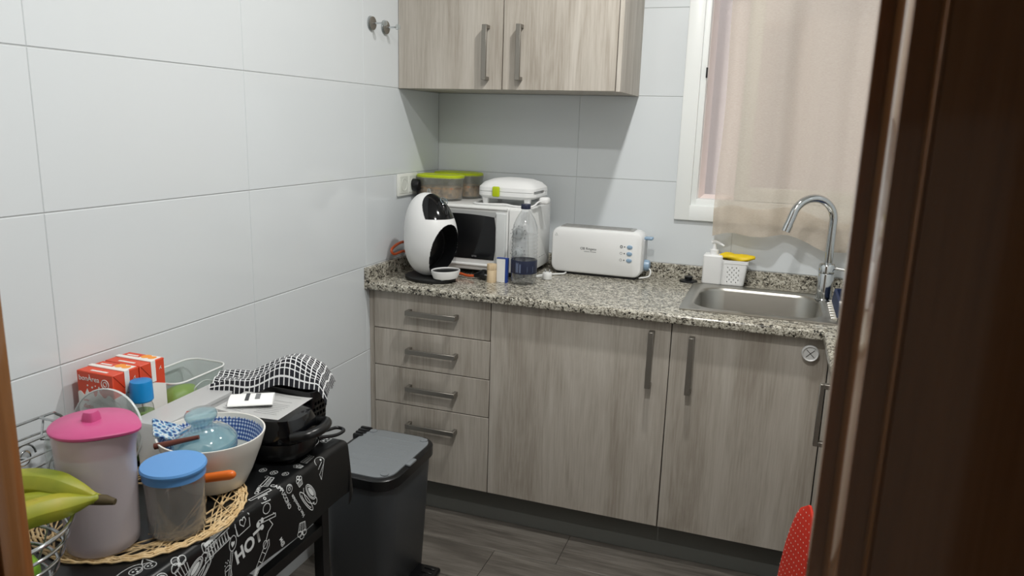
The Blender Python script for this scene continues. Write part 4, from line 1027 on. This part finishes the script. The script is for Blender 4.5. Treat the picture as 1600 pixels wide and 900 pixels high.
# --- juice cartons
def carton(x0, y0, label, grp=None):
    W_, D_, H_ = .096, .066, .192
    t = thing('drink_carton', label, 'carton', (x0, y0, TZ), 0)
    REDC = mat('carton_orange_red', (212, 68, 34), .4); CW = mat('carton_white', (232, 230, 226), .4)
    body = bx('carton_body', (0, 0, 0), (W_, D_, H_), REDC, t, .0015, 1)
    # white lower part with a splash edge on the front and right faces
    bm = bmesh.new(); n = 26; rr = random.Random(5)
    top = [(W_*i/n, .145+.004*math.sin(i*.9)+(.012 if i in (6, 7, 11, 15) else 0)*rr.uniform(.6, 1.2)) for i in range(n+1)]
    prism(bm, [(0.0004, .0005), (W_-.0004, .0005)]+[(min(W_-.0004, max(.0004, x)), z) for x, z in top[::-1]], 'Y', -.0006, .0004); finish('white_splash_panel', bm, CW, body, 0)
    bm = bmesh.new(); prism(bm, [(.0004, .0005), (D_-.0004, .0005), (D_-.0004, .134), (D_*.5, .146), (.0004, .143)], 'X', W_-.0004, W_+.0006); finish('white_splash_panel', bm, CW, body, 0)
    bm = bmesh.new()
    for x, z, r in ((.028, .163, .0018), (.04, .160, .0022), (.049, .164, .0014), (.058, .162, .0018), (.064, .158, .0014)): rings(bm, [[(x+r*math.cos(2*PI*k/10), yv, z+r*math.sin(2*PI*k/10)) for k in range(10)] for yv in (-.0004, -.0009)])
    finish('splash_drops', bm, CW, body, 0)
    text_on('brand_lettering', 'bonÀrea', .0155, CW, body, (.033, -.0006, .1775), (1, 0, 0), (0, 0, 1))
    RT = mat('carton_red_print', (200, 60, 50), .5)
    text_on('product_lettering', 'desn', .014, RT, body, (.026, -.0012, .118), (1, 0, 0), (0, 0, 1))
    text_on('product_lettering', 'leche', .0065, RT, body, (.022, -.0012, .131), (1, 0, 0), (0, 0, 1))
    bm = bmesh.new(); tube(bm, [(.075+.0095*math.cos(2*PI*k/20), -.0006, .171+.0095*math.sin(2*PI*k/20)) for k in range(20)], .0009, 5, True); tube(bm, [(.075+.0045*math.cos(2*PI*k/12), -.0006, .171+.005*math.sin(2*PI*k/12)) for k in range(12)], .0008, 5, True); finish('round_seal', bm, CW, body, 0)
    # folded top: white strip over the middle and folded flap on the right face
    bx('top_seam', (-.0006, D_*.42, H_-.0002), (W_+.001, D_*.60, H_+.0022), CW, body, .0006, 1)
    bx('seam_flap', (W_-.0002, D_*.42, H_-.045), (W_+.0022, D_*.60, H_+.0022), CW, body, .0006, 1)
    bm = bmesh.new(); prism(bm, [(.001, H_-.001), (D_-.001, H_-.001), (D_*.5, H_-.040)], 'X', W_, W_+.0012); finish('folded_flap', bm, REDC, body, 0)
    bx('orange_picture', (W_*.52, D_*.64, H_), (W_*.95, D_*.98, H_+.0005), CW, body)
    OR = mat('orange_fruit_print', (240, 150, 40), .4)
    for x, y_, r in ((W_*.62, D_*.82, .011), (W_*.80, D_*.80, .009)):
        lt('printed_orange', [(r, H_), (r, H_+.0009), (r*.5, H_+.001)], OR, body, 18, (x, y_, 0))
    bx('top_lettering', (W_*.12, D_*.72, H_), (W_*.42, D_*.80, H_+.0005), CW, body)
    bx('top_lettering', (W_*.30, D_*.12, H_), (W_*.75, D_*.20, H_+.0005), CW, body)
    text_on('seal_mark', 'R', .012, CW, body, (W_+.0008, D_*.80, H_-.018), (0, 1, 0), (0, 0, 1))
carton(.022, -1.778, 'red and white drink carton facing the room, in front of its twin')
carton(.022, -1.709, 'red and white drink carton behind its twin, mostly hidden')

# --- round glass lid leaning on the cartons
gl_ = thing('pan_cover', 'round clear glass pan lid leaning against the drink cartons', 'lid', (.114, -1.812, TZ))
gl_.rotation_euler = (math.radians(80), 0, math.radians(6))
lt('lid_disc', [(.083, .0), (.0835, .004), (.080, .006), (.067, .007), (.063, .0035), (.02, .004)], CLEARG, gl_, 44, (0, .085, -.003), ang=60)
lt('lid_rim', [(.0825, -.0005), (.0845, .001), (.0845, .0035), (.0825, .005), (.0815, .0025)], mat('pale_rim', (206, 212, 212), .25), gl_, 44, (0, .085, -.003), ang=60, caps=(False, False))

# --- blue capped bottle
bb = thing('sauce_bottle', 'small clear bottle with bright blue cap and green contents', 'bottle', (.1445, -1.735, TZ)); bb.scale = (.86, .86, 1.08)
lt('bottle_glass', [(.024, 0), (.028, .003), (.029, .05), (.028, .085), (.0235, .112), (.0195, .120), (.0195, .13)], PET, bb, 30, ang=60)
lt('green_contents', [(.022, .003), (.027, .006), (.0278, .05), (.0268, .085), (.0245, .100), (.004, .1)], mat('green_liquid', (104, 142, 34), .3), bb, 30, ang=60)
lt('cap', [(.0235, .120), (.0262, .123), (.0252, .156), (.0235, .160), (.01, .161)], mat('bright_blue_plastic', (8, 130, 196), .35), bb, 30)
# --- clear plastic bin by the wall with a handle hole
bi = thing('plastic_basket', 'clear plastic storage basket with white rim by the tiled wall', 'basket', (.072, -1.54, TZ))
def rr3(s, z, sx=.057, sy=.085): return rrect(-sx*s, -sy*s, sx*s, sy*s, .03*s, z, 6)
bm = bmesh.new(); rings(bm, [rr3(.82, 0), rr3(.86, .004), rr3(1, .122), rr3(.97, .122), rr3(.83, .006)], (True, True)); finish('basket_wall', bm, BINC, bi, 50)
bm = bmesh.new(); tube(bm, rr3(1.0, .123), .0022, 6, True); finish('basket_rim', bm, mat('rim_white', (226, 230, 228), .35), bi, 60)
bm = bmesh.new(); tube(bm, [(.0535, -.028+.056*i/10, .098+.008*math.cos(PI*(i/10-.5))) for i in range(11)]+[(.0525, .028-.056*i/10, .088-.002*math.cos(PI*(i/10-.5))) for i in range(11)], .0016, 6, True); finish('handle_hole_rim', bm, mat('rim_white', (226, 230, 228)), bi, 60)
gb = lt('green_packet', [(.02, .0), (.03, .01), (.034, .045), (.026, .078), (.008, .084)], mat('leaf_green', (130, 164, 44), .45), None, 24, (0, 0, 0), ang=80, sy=1.4); gb.location = (.072, -1.555, TZ+.0065); tag(gb, 'bright green packet inside the clear plastic basket', 'packet')

# --- long frosted box
lb = thing('frosted_box', 'long frosted plastic box lying between wall basket and bowl', 'box', (.206, -1.650, TZ), math.radians(2))
bm = bmesh.new(); sx, sy, hh = .034, .139, .112
rings(bm, [rrect(-sx, -sy, sx, sy, .012, 0, 4), rrect(-sx-.002, -sy-.002, sx+.002, sy+.002, .013, hh*.93, 4), rrect(-sx-.004, -sy-.004, sx+.004, sy+.004, .014, hh*.94, 4), rrect(-sx-.004, -sy-.004, sx+.004, sy+.004, .014, hh, 4), rrect(-sx+.004, -sy+.004, sx-.004, sy-.004, .010, hh+.001, 4)]); fbx = finish('box_shell', bm, FROST, lb, 40)
tb('moulded_ridge', [(sx+.002, -sy+.01, hh*.82), (sx+.002, sy-.01, hh*.82)], .002, FROST, fbx, 6)

# --- black contact grill with leaflets on top
gr = thing('contact_grill', 'black rounded contact grill with leaflets lying on its lid', 'grill', (.364, -1.604, TZ), math.radians(6))
def gloop(s, z, dx=0): return [(s*(.089*math.copysign(abs(math.cos(t))**.75, math.cos(t)))+dx, s*(.069*math.copysign(abs(math.sin(t))**.75, math.sin(t))), z) for t in [2*PI*i/40 for i in range(40)]]
bm = bmesh.new(); rings(bm, [gloop(.85, .006), gloop(.97, .014), gloop(1, .03), gloop(.985, .046)]); finish('lower_body', bm, BLACK, gr, 50)
bm = bmesh.new(); rings(bm, [gloop(.985, .048), gloop(1.01, .056), gloop(.985, .078), gloop(.88, .096), gloop(.5, .103)]); up_ = finish('upper_lid', bm, BLACK_G, gr, 50)
tb('lid_handle', [(.07, -.048, .062), (.105, -.038, .068), (.117, 0, .07), (.105, .038, .068), (.07, .048, .062)], .011, BLACK, up_, 12, k=5)
for a in (.6, 2.5, 3.8, 5.7): lt('foot', [(.012, 0), (.012, .009)], BLACK_M, gr, 14, (.062*math.cos(a), .05*math.sin(a), 0))
tb('power_cord', [(.062, .05, .03), (.072, .09, .02), (.085, .125, .016), (.105, .12, .014), (.1, .09, .014), (.078, .05, .022)], .004, BLACK, gr, 8, k=5)
PAPER = mat('white_paper', (242, 243, 242), .75)
def sheet(name, c, ux, uy, hw, hl, label, curl=.004, lines=10):
    t = thing(name, label, 'leaflet', c); ux, uy = Vector(ux).normalized(), Vector(uy).normalized(); n = ux.cross(uy)
    bm = bmesh.new(); g = [[bm.verts.new(ux*(hw*(2*i/8-1))+uy*(hl*(2*j/8-1))+n*(.0015+curl*((2*i/8-1)**2))) for j in range(9)] for i in range(9)]
    fs = [bm.faces.new((g[i][j], g[i+1][j], g[i+1][j+1], g[i][j+1])) for i in range(8) for j in range(8)]
    bmesh.ops.solidify(bm, geom=fs, thickness=.0006); ob = finish('paper', bm, PAPER, t, 60)
    bm = bmesh.new(); rq = random.Random(1)
    for j in range(lines):
        y_ = hl*(.8-1.6*j/(lines-1))
        for x0, x1 in ((-.85, -.1), (.05, .8)):
            if rq.random() < .2: continue
            xs_ = [x0+(x1-x0)*rq.uniform(.75, 1)*k/4 for k in range(5)]
            for xa, xb in zip(xs_, xs_[1:]):
                vs = [bm.verts.new(ux*hw*x+uy*yy+n*(.0022+curl*x*x)) for x, yy in ((xa, y_-.0006), (xb, y_-.0006), (xb, y_+.0006), (xa, y_+.0006))]; bm.faces.new(vs)
    finish('printed_lines', bm, mat('print_grey', (150, 152, 154), .7), ob, 0)
    return t
gz = TZ+.104
sheet('leaflet', (.346, -1.606, gz+.0015), (.99, .06, -.03), (-.06, .99, .0), .076, .066, 'open printed white leaflet spread on the black grill', .003, 13)
fl = thing('folded_leaflet', 'folded white leaflet with dark stripe on the open leaflet', 'leaflet', (.318, -1.612, gz+.004), math.radians(32))
bm = bmesh.new(); rings(bm, [[(x, .034*math.cos(t)*1.0, .007+.007*math.sin(t)) for t in [2*PI*i/20 for i in range(20)]] for x in (-.045, -.015, .015, .045)]); fo = finish('folded_paper', bm, PAPER, fl, 60)
bx('dark_stripe', (-.012, -.02, .0136), (-.004, .02, .0146), mat('dark_print', (62, 64, 68)), fo); bx('printed_title', (.008, -.014, .0136), (.018, .016, .0146), CREAM, fo)

# --- black basket with checked tea towel, at the far end by the wall
bk2 = thing('black_basket', 'black perforated plastic basket behind the grill at the table end', 'basket', (.165, -1.452, TZ-.03+.0005), 0)
bk2.location = (.325, -1.501, TZ)
def bl(s, z): return rrect(-.09*s, -.034*s, .09*s, .034*s, .012, z, 5)
bm = bmesh.new(); rings(bm, [bl(.88, 0), bl(.92, .004), bl(1, .098), bl(1.03, .10), bl(1.03, .118), bl(.98, .118), bl(.9, .006)]); bks = finish('basket_shell', bm, BLACK, bk2, 40)
cut(bks, [((-.12, -.0255+c_*.011+(.0035 if r % 2 else 0), .014+r*.0138), (.12, -.0175+c_*.011+(.0035 if r % 2 else 0), .0225+r*.0138)) for r in range(6) for c_ in range(5)])
TOWEL = mat('navy_white_check', (30, 34, 48), .9)
_t2 = N(TOWEL, 'ShaderNodeTexCoord'); _s2 = N(TOWEL, 'ShaderNodeSeparateXYZ'); L(TOWEL, _t2.outputs['UV'], _s2.inputs[0])
def ln(out, f, th):
    a = N(TOWEL, 'ShaderNodeMath', operation='MULTIPLY'); L(TOWEL, out, a.inputs[0]); a.inputs[1].default_value = f
    b_ = N(TOWEL, 'ShaderNodeMath', operation='FRACT'); L(TOWEL, a.outputs[0], b_.inputs[0])
    c_ = N(TOWEL, 'ShaderNodeMath', operation='LESS_THAN'); L(TOWEL, b_.outputs[0], c_.inputs[0]); c_.inputs[1].default_value = th; return c_.outputs[0]
_m2 = N(TOWEL, 'ShaderNodeMath', operation='MAXIMUM'); L(TOWEL, ln(_s2.outputs[0], 24, .2), _m2.inputs[0]); L(TOWEL, ln(_s2.outputs[1], 15, .2), _m2.inputs[1])
_r2 = ramp(TOWEL, _m2.outputs[0], [(0, (20, 22, 30)), (1, (222, 224, 226))]); L(TOWEL, _r2.outputs[0], TOWEL.node_tree.nodes['Principled BSDF'].inputs['Base Color'])
tw = thing('tea_towel', 'black and white checked tea towel heaped over the black basket', 'towel', (.300, -1.503, TZ+.082))
bm = bmesh.new(); uvl = bm.loops.layers.uv.new('UVMap'); nu, nv = 48, 30; g = []
for i in range(nu+1):
    row = []
    for j in range(nv+1):
        s, t = i/nu, j/nv
        ax, ay = .245*s-.125, .102*s-.055      # runs along the basket from wall side to room side
        wdt = (t-.5)*(.09+.03*s)
        x = ax+.385*wdt; y_ = ay-.92*wdt
        z = .043+.058*math.exp(-((s-.66)/.27)**2)*(1-.55*(2*t-1)**2)+.004*math.sin(s*15+t*6)+.003*math.sin(t*15+s*5)
        if s > .9: z -= .032*((s-.9)/.1)**1.4; x -= .006*((s-.9)/.1)
        if t > .9: z -= .02*((t-.9)/.1)
        row.append(bm.verts.new((x, y_, z)))
    g.append(row)
fs = []
for i in range(nu):
    for j in range(nv):
        f_ = bm.faces.new((g[i][j], g[i+1][j], g[i+1][j+1], g[i][j+1])); fs.append(f_)
        for lp, (ii, jj) in zip(f_.loops, ((i, j), (i+1, j), (i+1, j+1), (i, j+1))): lp[uvl].uv = (ii/nu, jj/nv)
finish('towel_cloth', bm, TOWEL, tw, 180)

# --- chrome wire rack by the wall
wk = thing('wire_rack', 'chrome scrolled wire rack against the wall beside the fruit', 'wire rack', (.1, -1.95, TZ))
bm = bmesh.new()
X0 = 0.0
for x in (-.05, .035):
    tube(bm, smooth_pts([(x, -.16, .135), (x, .06, .135), (x, .098, .128), (x, .112, .100), (x, .112, .0025)], 4), .0028, 8)
    tube(bm, smooth_pts([(x, -.16, .105), (x, .045, .105), (x, .075, .098), (x, .088, .078), (x, .088, .0025)], 4), .0024, 8)
    tube(bm, [(x, -.16, .04), (x, .112, .04)], .0024, 8); tube(bm, [(x, -.16, .0025), (x, .112, .0025)], .0025, 8)
    for c_ in (-.08, .02):
        sp_ = [(x+.003, c_+.024*(1-k/40)*math.cos(k*.33), .072+.026*(1-k/40)*math.sin(k*.33)) for k in range(34)]; tube(bm, sp_, .0022, 6)
for y_, z in ((.06, .135), (-.06, .135), (.112, .09), (.112, .04), (-.12, .135)): tube(bm, [(-.05, y_, z), (.035, y_, z)], .0024, 8)
for y_ in (-.02, .07): tube(bm, [(-.05, y_, .135), (-.01, y_-.04, .11), (.035, y_-.01, .105)], .0022, 6)
finish('wire_frame', bm, CHROME, wk, 60)
oc_ = bm = bmesh.new(); rings(bm, [[(0.0, 0, 0), (.05, 0, 0), (.05, .04, 0), (0, .04, 0)], [(.02, .018, .045), (.025, .018, .045), (.025, .022, .045), (.02, .022, .045)]])
op = finish('orange_packet', bm, mat('terracotta_orange', (206, 112, 56), .5), None, 20); op.location = (.165, -1.955, TZ); tag(op, 'small folded orange packet on the table behind the bananas', 'packet')

# --- wire fruit bowl with fruit
FB = Vector((.306, -2.192, TZ))
fb = thing('fruit_bowl', 'chrome wire fruit bowl holding bananas and green apples', 'fruit bowl', FB)
def fr_(z): return .052+.066*math.sqrt(max(0, z/.118))
for i, z in enumerate((.118, .094, .069, .044, .022, .003)):
    r = fr_(z); bm = bmesh.new(); tube(bm, [(r*math.cos(2*PI*k/56), r*math.sin(2*PI*k/56), z) for k in range(56)], .0026 if i else .0034, 8, True); finish('ring_wire', bm, CHROME, fb, 60)
for k in range(6):
    a = 2*PI*k/6+.5; bm = bmesh.new(); tube(bm, [(fr_(z)*math.cos(a), fr_(z)*math.sin(a), z) for z in (.003, .01, .022, .044, .069, .094, .118)], .0015, 6); finish('rib_wire', bm, CHROME, fb, 60)
bm = bmesh.new(); tube(bm, [(-.06, 0, .003), (.06, 0, .003)], .002, 6); tube(bm, [(0, -.06, .003), (0, .06, .003)], .002, 6); finish('base_wire', bm, CHROME, fb, 60)
APPLE = mat('green_apple_skin', (104, 156, 36), .3)
an = N(APPLE, 'ShaderNodeTexNoise', Scale=14.0); L(APPLE, coords(APPLE), an.inputs[0]); ar = ramp(APPLE, an.outputs[0], [(.3, (92, 146, 30)), (.7, (136, 178, 62))]); L(APPLE, ar.outputs[0], APPLE.node_tree.nodes['Principled BSDF'].inputs['Base Color'])
def apple(p, label):
    t = thing('green_apple', label, 'apple', p, 0, 'green apples in the wire bowl')
    pr_ = []
    for i in range(19):
        a = -PI/2+PI*i/18; r = .037*math.cos(a)**.8 if 0 < i < 18 else .001; z = .036+.034*math.sin(a)-(.007*math.exp(-(r/.012)**2) if a > 0 else -.004*math.exp(-(r/.012)**2)); pr_.append((max(r, .0008), z))
    lt('apple_flesh', pr_, APPLE, t, 28, ang=80)
    tb('stalk', [(0, 0, .06), (.002, .001, .07), (.005, .002, .078)], .0014, mat('stalk_brown', (84, 62, 36), .7), t, 6)
for p in ((.044, .008, .016), (-.036, .030, .016), (-.004, -.052, .016)): apple(FB+Vector(p), 'green apple in the wire bowl beneath the bananas')
BAN = mat('banana_skin', (172, 170, 40), .5)
bn_ = N(BAN, 'ShaderNodeTexNoise', Scale=16.0, Detail=5); L(BAN, coords(BAN), bn_.inputs[0]); br = ramp(BAN, bn_.outputs[0], [(.3, (118, 130, 30)), (.55, (150, 150, 38)), (.70, (164, 154, 48)), (.78, (84, 68, 28))]); L(BAN, br.outputs[0], BAN.node_tree.nodes['Principled BSDF'].inputs['Base Color'])
bunch = thing('banana_bunch', 'bunch of green yellow bananas on the wire fruit bowl', 'bananas', FB+Vector((0, 0, .09)))
def banana(pts, r):
    P = smooth_pts(pts, 6); n = len(P); R_ = []
    for i in range(n):
        t = i/(n-1); R_.append(r*min(1, .36+2.6*max(0, t-.1))*min(1, .3+5*(1-t)) if t > .1 else r*.36)
    bm = bmesh.new(); tube(bm, P, R_, 7); bmesh.ops.bevel(bm, geom=bm.edges[:], offset=.0007, segments=1, affect='EDGES'); finish('banana', bm, BAN, bunch, 55)
G0 = FB+Vector((0, 0, .09)); ST = Vector((.404, -2.072, .838))-G0
for pl_, rr_b in (([(.404, -2.072, .838), (.372, -2.086, .853), (.312, -2.102, .862), (.232, -2.132, .850), (.175, -2.170, .838)], .0225),
                  ([(.402, -2.074, .842), (.384, -2.102, .842), (.355, -2.152, .842), (.320, -2.207, .826), (.296, -2.245, .815)], .0215),
                  ([(.400, -2.076, .841), (.362, -2.108, .845), (.298, -2.152, .838), (.245, -2.205, .830), (.215, -2.245, .812)], .019)):
    banana([Vector(p)-G0 for p in pl_], rr_b)
tb('stem', [ST+Vector((-.012, -.008, .002)), ST+Vector((.006, .002, .0)), ST+Vector((.022, .006, -.002))], [.009, .0085, .005], mat('dark_banana_stem', (74, 62, 36), .7), bunch, 8)
